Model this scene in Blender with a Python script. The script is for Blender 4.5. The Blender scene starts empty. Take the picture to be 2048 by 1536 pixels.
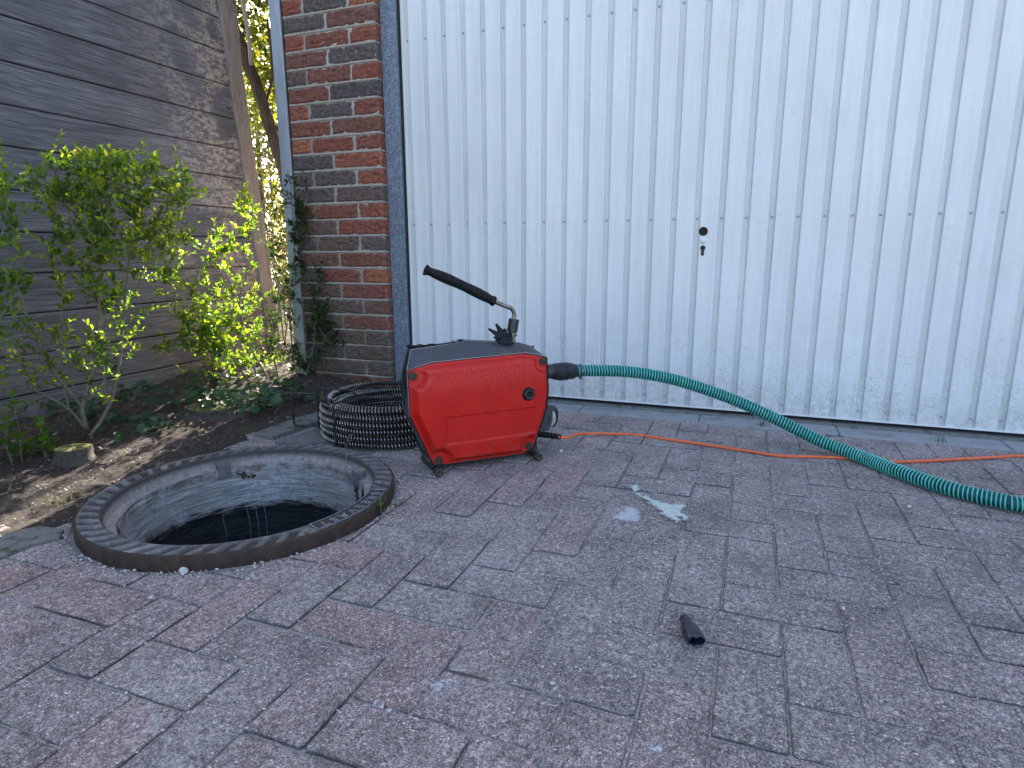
import bpy, bmesh, math, random
import numpy as np
from math import sin, cos, pi, radians, hypot, atan2, sqrt
from mathutils import Vector, Matrix, noise
random.seed(7)
S = bpy.context.scene
COL = S.collection

# ------------------------------------------------------------------ camera, sky, sun, exposure
CAM_H = 0.65
YAW, PITCH, ROLL, FPX = 20.7, 12.0, -0.25, 1245.0
def cam_axes():
    y, p, r = map(radians, (YAW, PITCH, ROLL))
    f = Vector((-sin(y)*cos(p), cos(y)*cos(p), -sin(p)))
    rt = Vector((cos(y), sin(y), 0.0)); up = rt.cross(f)
    return cos(r)*rt + sin(r)*up, -sin(r)*rt + cos(r)*up, f
RT, UP, FW = cam_axes()
CAMP = Vector((0, 0, CAM_H))
cd = bpy.data.cameras.new('camera'); cam = bpy.data.objects.new('camera', cd); COL.objects.link(cam)
cam.matrix_world = Matrix(((RT.x, UP.x, -FW.x, 0), (RT.y, UP.y, -FW.y, 0), (RT.z, UP.z, -FW.z, CAM_H), (0, 0, 0, 1)))
cd.sensor_width = 36; cd.lens = 36*FPX/2048; cd.clip_start = 0.02; cd.clip_end = 500
S.camera = cam

SUN_EL, SUN_AZ = 27.0, -17.0       # azimuth measured from +Y towards +X
SKY_STRENGTH, SUN_STRENGTH, EXPOSURE = 0.15, 5.0, 2.28
w = bpy.data.worlds.new("World"); S.world = w; w.use_nodes = True
nt = w.node_tree; nt.nodes.clear()
sky = nt.nodes.new('ShaderNodeTexSky'); sky.sky_type = 'NISHITA'; sky.sun_disc = False
sky.sun_elevation = radians(SUN_EL); sky.sun_rotation = radians(SUN_AZ); sky.air_density = 0.8; sky.dust_density = 4.5; sky.ozone_density = 0.0
bg = nt.nodes.new('ShaderNodeBackground'); bg.inputs[1].default_value = SKY_STRENGTH
wo = nt.nodes.new('ShaderNodeOutputWorld')
nt.links.new(sky.outputs[0], bg.inputs[0]); nt.links.new(bg.outputs[0], wo.inputs[0])
sd = bpy.data.lights.new('sun', 'SUN'); sd.energy = SUN_STRENGTH; sd.angle = radians(0.5); sd.color = (1.0, 0.93, 0.82)
so = bpy.data.objects.new('sun', sd); COL.objects.link(so)
az, el = radians(SUN_AZ), radians(SUN_EL)
so.rotation_euler = Vector((sin(az)*cos(el), cos(az)*cos(el), sin(el))).to_track_quat('Z', 'Y').to_euler()
so.location = (-3, 6, 6)
S.view_settings.view_transform = 'Standard'; S.view_settings.look = 'None'
S.view_settings.exposure = EXPOSURE; S.view_settings.gamma = 1.0

# ------------------------------------------------------------------ measuring helpers (photo pixel -> point on a known plane)
def ray(px, py): return FW + RT*((px-1024)/FPX) - UP*((py-768)/FPX)
def at(px, py, ax, val):
    d = ray(px, py); t = (val-CAMP[ax])/d[ax]; return CAMP + d*t
def at_depth(px, py, base, off=0.0):
    n = Vector((base[0], base[1], 0)).normalized()
    q = Vector((base[0], base[1], 0)) + n*off
    d = ray(px, py); t = (q-CAMP).dot(n)/d.dot(n); return CAMP + d*t

# ------------------------------------------------------------------ object helpers
def tag(o, label=None, cat=None, group=None, kind=None):
    if label: o['label'] = label
    if cat: o['category'] = cat
    if group: o['group'] = group
    if kind: o['kind'] = kind
    return o
def thing(name, label, cat, loc=(0, 0, 0), group=None):
    o = bpy.data.objects.new(name, None); COL.objects.link(o); o.location = loc; o.empty_display_size = .05
    o.matrix_world = Matrix.Translation(loc)
    return tag(o, label, cat, group)
def mesh(name, V, F, mat, parent=None, smooth=False, attr=None, bevel=0.0, mats=None, fmat=None, seg=2):
    me = bpy.data.meshes.new(name); me.from_pydata([tuple(v) for v in V], [], F); me.update()
    if smooth: me.polygons.foreach_set('use_smooth', [True]*len(me.polygons))
    if attr is not None:
        a = me.attributes.new('rnd', 'FLOAT', 'POINT'); a.data.foreach_set('value', list(map(float, attr)))
    o = bpy.data.objects.new(name, me); COL.objects.link(o)
    for m in (mats or [mat]): me.materials.append(m)
    if fmat: me.polygons.foreach_set('material_index', fmat)
    if bevel:
        b = o.modifiers.new('b', 'BEVEL'); b.width = bevel; b.segments = seg; b.limit_method = 'ANGLE'; b.angle_limit = radians(35)
    if parent:
        o.parent = parent; o.matrix_parent_inverse = Matrix.Translation(parent.matrix_world.translation).inverted()
    return o
class MB:
    def __init__(s): s.V = []; s.F = []; s.A = []
    def add(s, V, F, a=0.0):
        n = len(s.V); s.V += [tuple(v) for v in V]; s.F += [tuple(i+n for i in f) for f in F]
        s.A += (list(a) if hasattr(a, '__len__') else [a]*len(V))
    def box(s, x0, x1, y0, y1, z0, z1, a=0.0, fn=None):
        V = [(x, y, z) for z in (z0, z1) for y in (y0, y1) for x in (x0, x1)]
        if fn: V = [fn(*v) for v in V]
        s.add(V, [(0, 2, 3, 1), (4, 5, 7, 6), (0, 1, 5, 4), (2, 6, 7, 3), (0, 4, 6, 2), (1, 3, 7, 5)], a)
    def tube(s, P, r, n=10, a=0.0, cap=True):
        V, F = tube(P, r, n, cap); s.add(V, F, a)
    def build(s, name, mat, parent=None, smooth=False, bevel=0.0, **k):
        return mesh(name, s.V, s.F, mat, parent, smooth, s.A, bevel, **k)
def tube(P, r, n=10, cap=True):
    P = [Vector(p) for p in P]; m = len(P)
    R = r if hasattr(r, '__len__') else [r]*m
    T = [(P[min(i+1, m-1)]-P[max(i-1, 0)]).normalized() for i in range(m)]
    a = Vector((0, 0, 1)) if abs(T[0].z) < .9 else Vector((1, 0, 0))
    N = (a-T[0]*a.dot(T[0])).normalized(); V = []
    for i in range(m):
        N = (N-T[i]*N.dot(T[i])).normalized(); B = T[i].cross(N)
        for k in range(n):
            t = 2*pi*k/n; V.append(P[i]+(N*cos(t)+B*sin(t))*R[i])
    F = [(i*n+k, i*n+(k+1) % n, (i+1)*n+(k+1) % n, (i+1)*n+k) for i in range(m-1) for k in range(n)]
    if cap: F += [tuple(range(n-1, -1, -1)), tuple((m-1)*n+k for k in range(n))]
    return V, F
def spline(P, step=0.01):
    P = [Vector(p) for p in P]; Q = [2*P[0]-P[1]]+P+[2*P[-1]-P[-2]]; out = []
    for i in range(1, len(Q)-2):
        a, b, c, d = Q[i-1:i+3]; n = max(2, int((c-b).length/step))
        for k in range(n):
            t = k/n; out.append(.5*((2*b)+(c-a)*t+(2*a-5*b+4*c-d)*t*t+(3*b-a-3*c+d)*t**3))
    out.append(P[-1]); return out
def frames(P):
    m = len(P); T = [(P[min(i+1, m-1)]-P[max(i-1, 0)]).normalized() for i in range(m)]
    a = Vector((0, 0, 1)); N = (a-T[0]*a.dot(T[0])).normalized(); o = []
    for i in range(m):
        N = (N-T[i]*N.dot(T[i])).normalized(); o.append((T[i], N.copy(), T[i].cross(N)))
    return o
def resample(P, step):
    out = [P[0].copy()]; acc = 0
    for a, b in zip(P, P[1:]):
        L = (b-a).length; t = step-acc
        while t <= L: out.append(a+(b-a)*(t/L)); t += step
        acc = L-(t-step)
    return out
def helix(P, R, pitch, seg):
    """points of a helix of radius R round the path P (path already resampled at pitch/seg)"""
    fr = frames(P); return [P[i]+(N*cos(2*pi*i/seg)+B*sin(2*pi*i/seg))*R for i, (T, N, B) in enumerate(fr)]
def lathe(axis0, axis1, prof, n=24):
    """prof: list of (t along axis in metres, radius)"""
    a = Vector(axis0); d = (Vector(axis1)-a).normalized()
    u = Vector((0, 0, 1)) if abs(d.z) < .9 else Vector((1, 0, 0))
    N = (u-d*u.dot(d)).normalized(); B = d.cross(N); V = []
    for t, r in prof:
        for k in range(n):
            q = 2*pi*k/n; V.append(a+d*t+(N*cos(q)+B*sin(q))*max(r, 1e-5))
    m = len(prof)
    F = [(i*n+k, i*n+(k+1) % n, (i+1)*n+(k+1) % n, (i+1)*n+k) for i in range(m-1) for k in range(n)]
    F += [tuple(range(n-1, -1, -1)), tuple((m-1)*n+k for k in range(n))]
    return V, F
def nz(x, y, z=0.0, s=1.0): return noise.noise(Vector((x*s, y*s, z*s)))
def sst(a, b, x):
    t = min(1, max(0, (x-a)/(b-a))) if a != b else float(x > a); return t*t*(3-2*t)

# ------------------------------------------------------------------ material helpers
class M:
    def __init__(s, name):
        s.m = bpy.data.materials.new(name); s.m.use_nodes = True; s.t = s.m.node_tree; s.t.nodes.clear()
        s.out = s.t.nodes.new('ShaderNodeOutputMaterial'); s.p = s.t.nodes.new('ShaderNodeBsdfPrincipled')
        s.t.links.new(s.p.outputs[0], s.out.inputs[0])
        s.co = s.t.nodes.new('ShaderNodeNewGeometry').outputs['Position']
    def co_x(s): return s.sep(s.co, 0)
    def link(s, a, b):
        if isinstance(a, bpy.types.NodeSocket): s.t.links.new(a, b)
        else: b.default_value = a
    def vec(s, sc=(1, 1, 1), loc=(0, 0, 0), rot=(0, 0, 0), src=None):
        n = s.t.nodes.new('ShaderNodeMapping'); s.link(src or s.co, n.inputs[0])
        s.link(loc, n.inputs[1]) ; n.inputs[2].default_value = rot; n.inputs[3].default_value = sc
        return n.outputs[0]
    def noise(s, scale, detail=3, rough=.5, v=None, dist=0.0, col=False):
        n = s.t.nodes.new('ShaderNodeTexNoise'); s.link(v or s.co, n.inputs['Vector'])
        n.inputs['Scale'].default_value = scale; n.inputs['Detail'].default_value = detail; n.inputs['Roughness'].default_value = rough
        n.inputs['Distortion'].default_value = dist
        return n.outputs['Color' if col else 'Fac']
    def vor(s, scale, v=None, out='Distance', feature='F1', rnd=1.0):
        n = s.t.nodes.new('ShaderNodeTexVoronoi'); s.link(v or s.co, n.inputs['Vector']); n.feature = feature
        n.inputs['Scale'].default_value = scale; n.inputs['Randomness'].default_value = rnd
        return n.outputs[out]
    def attr(s, name='rnd'):
        n = s.t.nodes.new('ShaderNodeAttribute'); n.attribute_name = name; return n.outputs['Fac']
    def sep(s, v, k):
        n = s.t.nodes.new('ShaderNodeSeparateXYZ'); s.link(v, n.inputs[0]); return n.outputs[k]
    def ramp(s, f, stops, interp='LINEAR'):
        n = s.t.nodes.new('ShaderNodeValToRGB'); s.link(f, n.inputs[0]); cr = n.color_ramp; cr.interpolation = interp
        while len(cr.elements) < len(stops): cr.elements.new(0.5)
        for e, (p, c) in zip(cr.elements, stops):
            e.position = p; e.color = (c, c, c, 1) if not hasattr(c, '__len__') else (*c, 1)
        return n.outputs[0]
    def mr(s, f, a, b, c=0., d=1., smooth=True):
        n = s.t.nodes.new('ShaderNodeMapRange'); s.link(f, n.inputs[0])
        for i, x in enumerate((a, b, c, d)): n.inputs[i+1].default_value = x
        if smooth: n.interpolation_type = 'SMOOTHSTEP'
        return n.outputs[0]
    def mix(s, f, a, b, mode='MIX'):
        n = s.t.nodes.new('ShaderNodeMix'); n.data_type = 'RGBA'; n.blend_type = mode; n.clamp_factor = True
        s.link(f, n.inputs[0])
        for x, k in ((a, 6), (b, 7)):
            if hasattr(x, '__len__') and not isinstance(x, bpy.types.NodeSocket): x = (*x[:3], 1)
            s.link(x, n.inputs[k])
        return n.outputs[2]
    def math(s, op, a, b=0.0, c=None):
        n = s.t.nodes.new('ShaderNodeMath'); n.operation = op; s.link(a, n.inputs[0]); s.link(b, n.inputs[1])
        if c is not None: s.link(c, n.inputs[2])
        return n.outputs[0]
    def bump(s, h, dist, strength=1.0, normal=None):
        n = s.t.nodes.new('ShaderNodeBump'); n.inputs['Strength'].default_value = strength; n.inputs['Distance'].default_value = dist
        s.link(h, n.inputs['Height'])
        if normal is not None: s.link(normal, n.inputs['Normal'])
        return n.outputs[0]
    def fin(s, col=None, rough=None, metal=None, normal=None, **k):
        if col is not None:
            if hasattr(col, '__len__') and not isinstance(col, bpy.types.NodeSocket): col = (*col[:3], 1)
            s.link(col, s.p.inputs['Base Color'])
        if rough is not None: s.link(rough, s.p.inputs['Roughness'])
        if metal is not None: s.link(metal, s.p.inputs['Metallic'])
        if normal is not None: s.link(normal, s.p.inputs['Normal'])
        for a, b in k.items(): s.link(b, s.p.inputs[a.replace('_', ' ')])
        return s.m

# --- pavers
m = M('concrete_paver')
a = m.attr()
base = m.ramp(a, [(0, (.285, .240, .226)), (.3, (.318, .272, .256)), (.6, (.300, .252, .238)), (.85, (.325, .252, .240)), (1, (.335, .228, .214))])
left = m.mr(m.sep(m.co, 0), .2, -1.1)
base = m.mix(m.math('MULTIPLY', left, .8), m.mix(.65, base, (.302, .258, .244)), base)
base = m.mix(.9, base, m.ramp(m.noise(5.5, 6, .7), [(.30, .60), (.5, 1.05), (.70, 1.42)]), 'MULTIPLY')
g2 = m.noise(95, 6, .85, dist=.4); grain = m.noise(330, 4, .8)
base = m.mix(1.0, base, m.ramp(g2, [(.33, .36), (.50, .95), (.66, 2.0)]), 'MULTIPLY')
base = m.mix(.85, base, m.ramp(grain, [(.36, .34), (.5, .95), (.64, 2.1)]), 'MULTIPLY')
vr = m.vor(120, v=m.vec(sc=(1, 1.5, 1))); vc = m.sep(m.vor(120, out='Color', v=m.vec(sc=(1, 1.5, 1))), 0)
spot = m.math('MULTIPLY', m.mr(vr, .36, .22), m.mr(vc, .86, .89))
base = m.mix(m.math('MULTIPLY', spot, .95), base, (.80, .78, .76))
vr2 = m.vor(300); vc2 = m.sep(m.vor(300, out='Color'), 1)
base = m.mix(m.math('MULTIPLY', m.math('MULTIPLY', m.mr(vr2, .45, .25), m.mr(vc2, .72, .78)), .8), base, (.70, .68, .67))
base = m.mix(m.math('MULTIPLY', m.math('MULTIPLY', m.mr(vr2, .45, .2), m.mr(vc2, .25, .18)), .85), base, (.035, .032, .034))
bl = m.math('MULTIPLY', m.mr(m.noise(3.3, 4, .6), .56, .72), m.mr(m.noise(46, 6, .8), .45, .62))
base = m.mix(m.math('MULTIPLY', bl, .6), base, (.58, .59, .60))
dr = m.math('MULTIPLY', m.mr(m.noise(4.2, 5, .65, v=m.vec(loc=(3, 7, 1))), .54, .68), m.mr(m.noise(60, 5, .8), .38, .58))
base = m.mix(m.math('MULTIPLY', dr, .55), base, (.10, .095, .082))
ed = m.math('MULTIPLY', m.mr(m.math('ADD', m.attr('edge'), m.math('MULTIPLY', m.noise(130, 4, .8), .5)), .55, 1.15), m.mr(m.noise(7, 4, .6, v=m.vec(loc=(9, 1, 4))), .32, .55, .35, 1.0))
base = m.mix(m.math('MULTIPLY', ed, .70), base, m.mix(m.mr(m.noise(6, 4, .65, v=m.vec(loc=(2, 5, 8))), .54, .62), (.065, .060, .056), (.42, .40, .37)))  # edge shade, joint dirt and sand painted into the paver borders
h = m.math('ADD', m.math('MULTIPLY', grain, .5), m.math('MULTIPLY', g2, 1.3))
h = m.math('ADD', h, m.math('MULTIPLY', spot, .25))
PAVER = m.fin(base, .86, 0, m.bump(h, .0040, 1.0), Specular_IOR_Level=.3)
m = M('joint_sand')
c = m.ramp(m.noise(300, 4, .8), [(.3, (.09, .082, .076)), (.48, (.26, .24, .225)), (.60, (.58, .56, .52))])
c = m.mix(m.mr(m.noise(6, 4, .65, v=m.vec(loc=(2, 5, 8))), .64, .54), m.mix(1.0, c, (.36, .34, .33), 'MULTIPLY'), c)
JOINT = m.fin(c, .95, 0, m.bump(m.noise(260, 4, .8), .004))
m = M('kerb_concrete')
c = m.ramp(m.noise(240, 4, .75), [(.3, (.22, .225, .235)), (.55, (.34, .345, .355)), (.75, (.52, .52, .52))])
c = m.mix(m.math('MULTIPLY', m.mr(m.noise(9, 5, .7), .5, .7), .6), c, (.10, .10, .085))
KERB = m.fin(c, .88, 0, m.bump(m.noise(240, 4, .8), .0015))
m = M('mossy_concrete')
c = m.ramp(m.noise(200, 4, .75), [(.3, (.10, .10, .095)), (.55, (.19, .19, .18)), (.75, (.33, .33, .31))])
c = m.mix(m.mr(m.noise(22, 5, .7), .52, .66), c, (.05, .062, .025))
MOSSY = m.fin(c, .9, 0, m.bump(m.noise(120, 5, .8), .004))
# --- soil
m = M('garden_soil')
n1 = m.noise(90, 6, .8)
c = m.ramp(n1, [(.3, (.020, .014, .011)), (.5, (.060, .042, .033)), (.62, (.115, .084, .066)), (.75, (.30, .24, .19))])
vs = m.vor(120); vq = m.sep(m.vor(120, out='Color'), 0)
c = m.mix(m.math('MULTIPLY', m.mr(vs, .35, .2), m.mr(vq, .90, .93)), c, (.55, .52, .46))
SOIL = m.fin(c, .95, 0, m.bump(m.math('ADD', n1, m.math('MULTIPLY', m.noise(420, 3, .8), .4)), .014))
# --- bricks, mortar
m = M('facing_brick')
a = m.attr()
c = m.ramp(a, [(0, (.085, .072, .070)), (.2, (.110, .085, .078)), (.38, (.135, .085, .066)), (.55, (.185, .072, .052)), (.75, (.235, .072, .048)), (1, (.31, .110, .055))])
n1 = m.noise(60, 6, .75); c = m.mix(1.0, c, m.ramp(n1, [(.30, .50), (.5, 1.25), (.70, 1.95)]), 'MULTIPLY')
c = m.mix(m.math('MULTIPLY', m.mr(m.noise(26, 5, .7, v=m.vec(loc=(5, 0, 2))), .56, .72), .65), c, (.085, .075, .075))
zz = m.sep(m.co, 2); grn = m.math('MULTIPLY', m.mr(m.math('ADD', zz, m.math('MULTIPLY', m.math('ADD', m.co_x(), 2.05), .9)), .85, .20), m.mr(m.noise(9, 5, .65), .32, .58))
c = m.mix(m.math('MULTIPLY', grn, .68), c, (.085, .068, .036))
c = m.mix(m.math('MULTIPLY', m.mr(m.noise(210, 4, .8), .62, .74), .35), c, (.45, .42, .40))
hh = m.math('ADD', m.math('MULTIPLY', m.noise(34, 6, .72, v=m.vec(sc=(.45, 1, 1.5)), dist=1.0), 1.6), m.math('MULTIPLY', m.noise(300, 3, .7), .3))
BRICK = m.fin(c, .9, 0, m.bump(hh, .008, .9))
m = M('mortar')
c = m.ramp(m.noise(150, 5, .75), [(.3, (.30, .265, .225)), (.55, (.50, .455, .395)), (.75, (.64, .60, .53))])
grn = m.math('MULTIPLY', m.mr(m.sep(m.co, 2), .6, .1), m.mr(m.noise(9, 5, .65), .3, .55))
c = m.mix(m.math('MULTIPLY', grn, .7), c, (.14, .115, .07))
MORTAR = m.fin(c, .95, 0, m.bump(m.noise(180, 5, .8), .004))
m = M('plain_brickwork')
bt = m.t.nodes.new('ShaderNodeTexBrick'); m.link(m.vec(rot=(pi/2, 0, 0)), bt.inputs[0]); bt.inputs['Scale'].default_value = 1
bt.inputs['Brick Width'].default_value = .245; bt.inputs['Row Height'].default_value = .073; bt.inputs['Mortar Size'].default_value = .006
bt.inputs[1].default_value = (.2, .06, .045, 1); bt.inputs[2].default_value = (.09, .07, .065, 1); bt.inputs[3].default_value = (.4, .38, .35, 1)
PLAINBRICK = m.fin(bt.outputs[0], .9)
# --- galvanised post and trim
m = M('galvanised_steel')
v = m.vor(210, out='Color'); c = m.ramp(m.sep(v, 0), [(0, (.13, .155, .20)), (.6, (.19, .225, .28)), (1, (.32, .37, .43))])
c = m.mix(.5, c, m.ramp(m.noise(60, 4, .7), [(.3, .6), (.7, 1.25)]), 'MULTIPLY')
GALV = m.fin(c, .55, .35, m.bump(m.noise(90, 2), .0006))
m = M('grey_painted_metal')
c = m.ramp(m.noise(14, 4, .6, v=m.vec(sc=(1, 1, .25))), [(.35, (.34, .37, .42)), (.7, (.50, .53, .58))])
TRIM = m.fin(c, .42, .25)
m = M('black_rubber_seal'); SEAL = m.fin((.008, .008, .009), .7)
# --- garage door
m = M('white_door_steel')
z = m.sep(m.co, 2)
c = m.ramp(m.noise(2.2, 4, .55, v=m.vec(sc=(1, 1, .45))), [(.3, (.72, .735, .74)), (.7, (.80, .81, .81))])
c = m.mix(m.math('MULTIPLY', m.attr(), m.mr(m.noise(12, 4, .6, v=m.vec(sc=(1, 1, .2))), .2, .8, .45, .9)), c, (.56, .59, .58))  # groove floors painted greyer: recess shade and grime in one tint
st = m.noise(30, 4, .6, v=m.vec(sc=(1.5, 1, .08)))
c = m.mix(.4, c, m.ramp(st, [(.3, .82), (.7, 1.08)]), 'MULTIPLY')
c = m.mix(m.math('MULTIPLY', m.mr(m.noise(7, 5, .7, v=m.vec(loc=(0, 0, 3), sc=(1, 1, .35))), .56, .72), .28), c, (.58, .58, .52))
low = m.mr(z, .52, .02)
alg = m.math('MULTIPLY', m.mr(m.noise(240, 3, .7), .50, .66), low)
blot = m.mr(m.noise(11, 5, .7), .34, .6)
c = m.mix(m.math('MULTIPLY', alg, m.math('MULTIPLY', blot, .8)), c, (.20, .215, .18))
c = m.mix(m.math('MULTIPLY', m.math('MULTIPLY', m.mr(z, .22, .02), m.mr(m.noise(40, 5, .75), .35, .65)), .55), c, (.40, .42, .36))
c = m.mix(m.math('MULTIPLY', m.mr(m.noise(55, 5, .7), .68, .74), .35), c, (.42, .44, .44))
DOOR = m.fin(c, m.ramp(m.noise(8, 4), [(.3, .26), (.7, .40)]), 0, m.bump(m.math('ADD', m.noise(1.7, 2, .4), m.math('MULTIPLY', m.noise(14, 3, .6, v=m.vec(sc=(1, 1, .5))), .10)), .030, .6), Specular_IOR_Level=.6)
m = M('white_plastic'); WHITE = m.fin((.75, .75, .74), .4)
m = M('grey_rivet_metal'); RIVET = m.fin((.46, .48, .50), .35, .4)
m = M('black_plastic'); BLACK = m.fin(m.ramp(m.noise(120, 3), [(.3, (.008, .008, .01)), (.7, (.015, .015, .018))]), .5, 0, m.bump(m.noise(300, 2), .0004), Specular_IOR_Level=.25)
m = M('black_rubber')
BRUB = m.fin(m.ramp(m.noise(70, 4, .7), [(.3, (.004, .004, .006)), (.75, (.014, .014, .018))]), .5, Specular_IOR_Level=.25)
m = M('wrapped_black_tape')
BTAPE = m.fin(m.ramp(m.noise(60, 4, .7), [(.3, (.008, .009, .014)), (.75, (.030, .034, .05))]), .32, 0, m.bump(m.noise(75, 4, .7, v=m.vec(sc=(1.6, 1.6, .6)), dist=1.5), .006))
# --- wood
def wood(name, tones, wear=0.0, axis='y', seedv=0):
    m = M(name); a = m.attr()
    off = m.t.nodes.new('ShaderNodeCombineXYZ'); m.link(m.math('MULTIPLY', a, 37.0), off.inputs[0]); m.link(m.math('MULTIPLY', a, 11.0), off.inputs[1]); m.link(m.math('MULTIPLY', a, 5.0), off.inputs[2])
    sc = (1, .03, 1) if axis == 'y' else (1, 1, .03)
    v = m.vec(loc=off.outputs[0])
    n = m.t.nodes.new('ShaderNodeMapping'); m.link(v, n.inputs[0]); n.inputs[3].default_value = sc; vs = n.outputs[0]
    n2 = m.t.nodes.new('ShaderNodeMapping'); m.link(v, n2.inputs[0]); n2.inputs[3].default_value = (1, .10, 1) if axis == 'y' else (1, 1, .1)
    g = m.noise(230, 5, .72, v=vs, dist=.25); g3 = m.noise(9, 3, .5, v=n2.outputs[0], dist=.8)
    rings = m.math('SINE', m.math('MULTIPLY', g3, 70.0))
    c = m.ramp(g, [(.25, tones[0]), (.5, tones[1]), (.75, tones[2])])
    c = m.mix(.5, c, m.ramp(m.mr(rings, -1, 1), [(0, .62), (.3, .98), (1, 1.15)]), 'MULTIPLY')
    kn = m.vor(6.5, v=m.vec(sc=(1, .55, 1.3) if axis == 'y' else (1.3, 1, .5), src=v)); kc = m.mr(kn, .075, .04)
    c = m.mix(m.math('MULTIPLY', kc, .85), c, (.012, .010, .010))
    c = m.mix(.45, c, m.ramp(m.noise(3.2, 3, .5, v=v), [(.3, .65), (.7, 1.3)]), 'MULTIPLY')
    if wear:
        y = m.sep(m.co, 1); mask = m.math('MULTIPLY', m.mr(y, 2.15, 2.8), m.mr(m.noise(60, 7, .85, v=m.vec(sc=(1, .45, 1))), .46, .55))
        mask = m.math('MULTIPLY', mask, m.mr(m.noise(4.5, 3, .5), .36, .52))
        c = m.mix(m.math('MULTIPLY', mask, .85), c, (.55, .47, .41))
        brown = m.mr(m.sep(m.co, 2), .75, .25)
        c = m.mix(m.math('MULTIPLY', brown, .35), c, m.mix(1.0, c, (1.25, .98, .72), 'MULTIPLY'))
    hgt = m.math('ADD', m.math('ADD', g, m.math('MULTIPLY', rings, .15)), m.math('MULTIPLY', kc, -.6))
    return m.fin(c, .8, 0, m.bump(hgt, .003))
FENCE = wood('weathered_board', ((.055, .056, .068), (.135, .134, .155), (.270, .268, .30)), wear=1)
POSTW = wood('weathered_post', ((.14, .118, .11), (.28, .24, .225), (.42, .37, .345)), axis='z')
m = M('bark')
n1 = m.noise(50, 5, .75, v=m.vec(sc=(1, 1, .3)))
BARK = m.fin(m.ramp(n1, [(.3, (.035, .022, .014)), (.6, (.12, .08, .05)), (.8, (.22, .16, .11))]), .9, 0, m.bump(n1, .012))
m = M('twig_bark')
TWIG = m.fin(m.ramp(m.noise(90, 4, .7), [(.3, (.10, .085, .06)), (.7, (.24, .21, .15))]), .8)
m = M('stump_wood')
STUMPM = m.fin(m.ramp(m.noise(60, 5, .75, v=m.vec(sc=(1, 1, .35))), [(.3, (.03, .024, .018)), (.6, (.09, .072, .055)), (.8, (.19, .16, .125))]), .9, 0, m.bump(m.noise(60, 5, .75), .008))
m = M('stump_moss')
MOSS = m.fin(m.ramp(m.noise(120, 5, .8), [(.3, (.05, .055, .012)), (.6, (.16, .17, .03)), (.8, (.26, .25, .08))]), .95, 0, m.bump(m.noise(160, 5, .8), .008))
# --- leaves
def leafmat(name, stops, trans=.42, tcol=(1.5, 1.55, .35), gloss=.35):
    m = M(name); a = m.attr(); c = m.ramp(a, stops)
    m.fin(c, gloss, 0); m.p.inputs['Specular IOR Level'].default_value = .45
    tr = m.t.nodes.new('ShaderNodeBsdfTranslucent'); m.link(m.mix(1.0, c, tcol, 'MULTIPLY'), tr.inputs[0])
    mx = m.t.nodes.new('ShaderNodeMixShader'); mx.inputs[0].default_value = trans
    m.t.links.new(m.p.outputs[0], mx.inputs[1]); m.t.links.new(tr.outputs[0], mx.inputs[2]); m.t.links.new(mx.outputs[0], m.out.inputs[0])
    return m.m
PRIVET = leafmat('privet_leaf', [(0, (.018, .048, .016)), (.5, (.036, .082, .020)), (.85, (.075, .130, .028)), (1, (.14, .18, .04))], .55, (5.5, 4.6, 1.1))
DARKLEAF = leafmat('dark_shrub_leaf', [(0, (.012, .032, .016)), (.6, (.022, .055, .024)), (1, (.055, .09, .032))], .4, (4.2, 3.4, 1.0))
BIGLEAF = leafmat('broad_leaf', [(0, (.045, .11, .025)), (1, (.10, .18, .035))], .5, (2.2, 2.0, .5))
IVY = leafmat('ground_ivy_leaf', [(0, (.018, .045, .025)), (.6, (.038, .085, .042)), (1, (.085, .13, .085))], .3, (2.2, 2.0, .7))
HEDGE = leafmat('hedge_leaf', [(0, (.024, .040, .010)), (.5, (.065, .095, .020)), (1, (.14, .15, .035))], .5, (2.6, 2.2, .7))
GRASS = leafmat('grass_blade', [(0, (.05, .09, .025)), (1, (.14, .17, .06))], .4)
m = M('dry_litter'); LITTER = m.fin(m.ramp(m.attr(), [(0, (.05, .03, .02)), (.5, (.16, .10, .06)), (.85, (.36, .29, .2)), (1, (.6, .56, .48))]), .85)
# --- manhole
m = M('cast_iron_ring')
n1 = m.noise(70, 6, .75)
c = m.ramp(n1, [(.3, (.07, .068, .07)), (.55, (.16, .152, .15)), (.78, (.34, .33, .32))])
c = m.mix(m.math('MULTIPLY', m.mr(m.noise(12, 5, .7), .50, .68), .6), c, (.36, .34, .31))
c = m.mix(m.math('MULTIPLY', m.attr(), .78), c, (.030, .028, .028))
c = m.mix(m.math('MULTIPLY', m.mr(m.noise(7, 4, .7, v=m.vec(loc=(1, 4, 2))), .50, .66), .5), c, (.095, .055, .035))
IRON = m.fin(c, .6, .25, m.bump(m.math('ADD', n1, m.math('MULTIPLY', m.noise(400, 3), .25)), .003))
m = M('dusty_ledge')
c = m.ramp(m.noise(60, 6, .8), [(.3, (.14, .12, .112)), (.55, (.33, .295, .28)), (.75, (.56, .53, .50))])
c = m.mix(m.mr(m.sep(m.co, 2), .004, .026), c, (.060, .052, .048))
LEDGE = m.fin(c, .85, 0, m.bump(m.noise(60, 6, .8), .005))
m = M('rusty_iron')
c = m.ramp(m.noise(40, 6, .8), [(.3, (.018, .013, .011)), (.55, (.055, .032, .021)), (.78, (.11, .062, .036))])
RUST = m.fin(c, .8, .1, m.bump(m.noise(90, 6, .8), .003))
m = M('plate_dark'); PLATE = m.fin((.035, .036, .042), .45, .3)
m = M('plate_letters'); PLETTER = m.fin(m.ramp(m.noise(90, 5, .8), [(.35, (.06, .06, .065)), (.6, (.30, .31, .33))]), .5, .2)
m = M('shaft_concrete')
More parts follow.
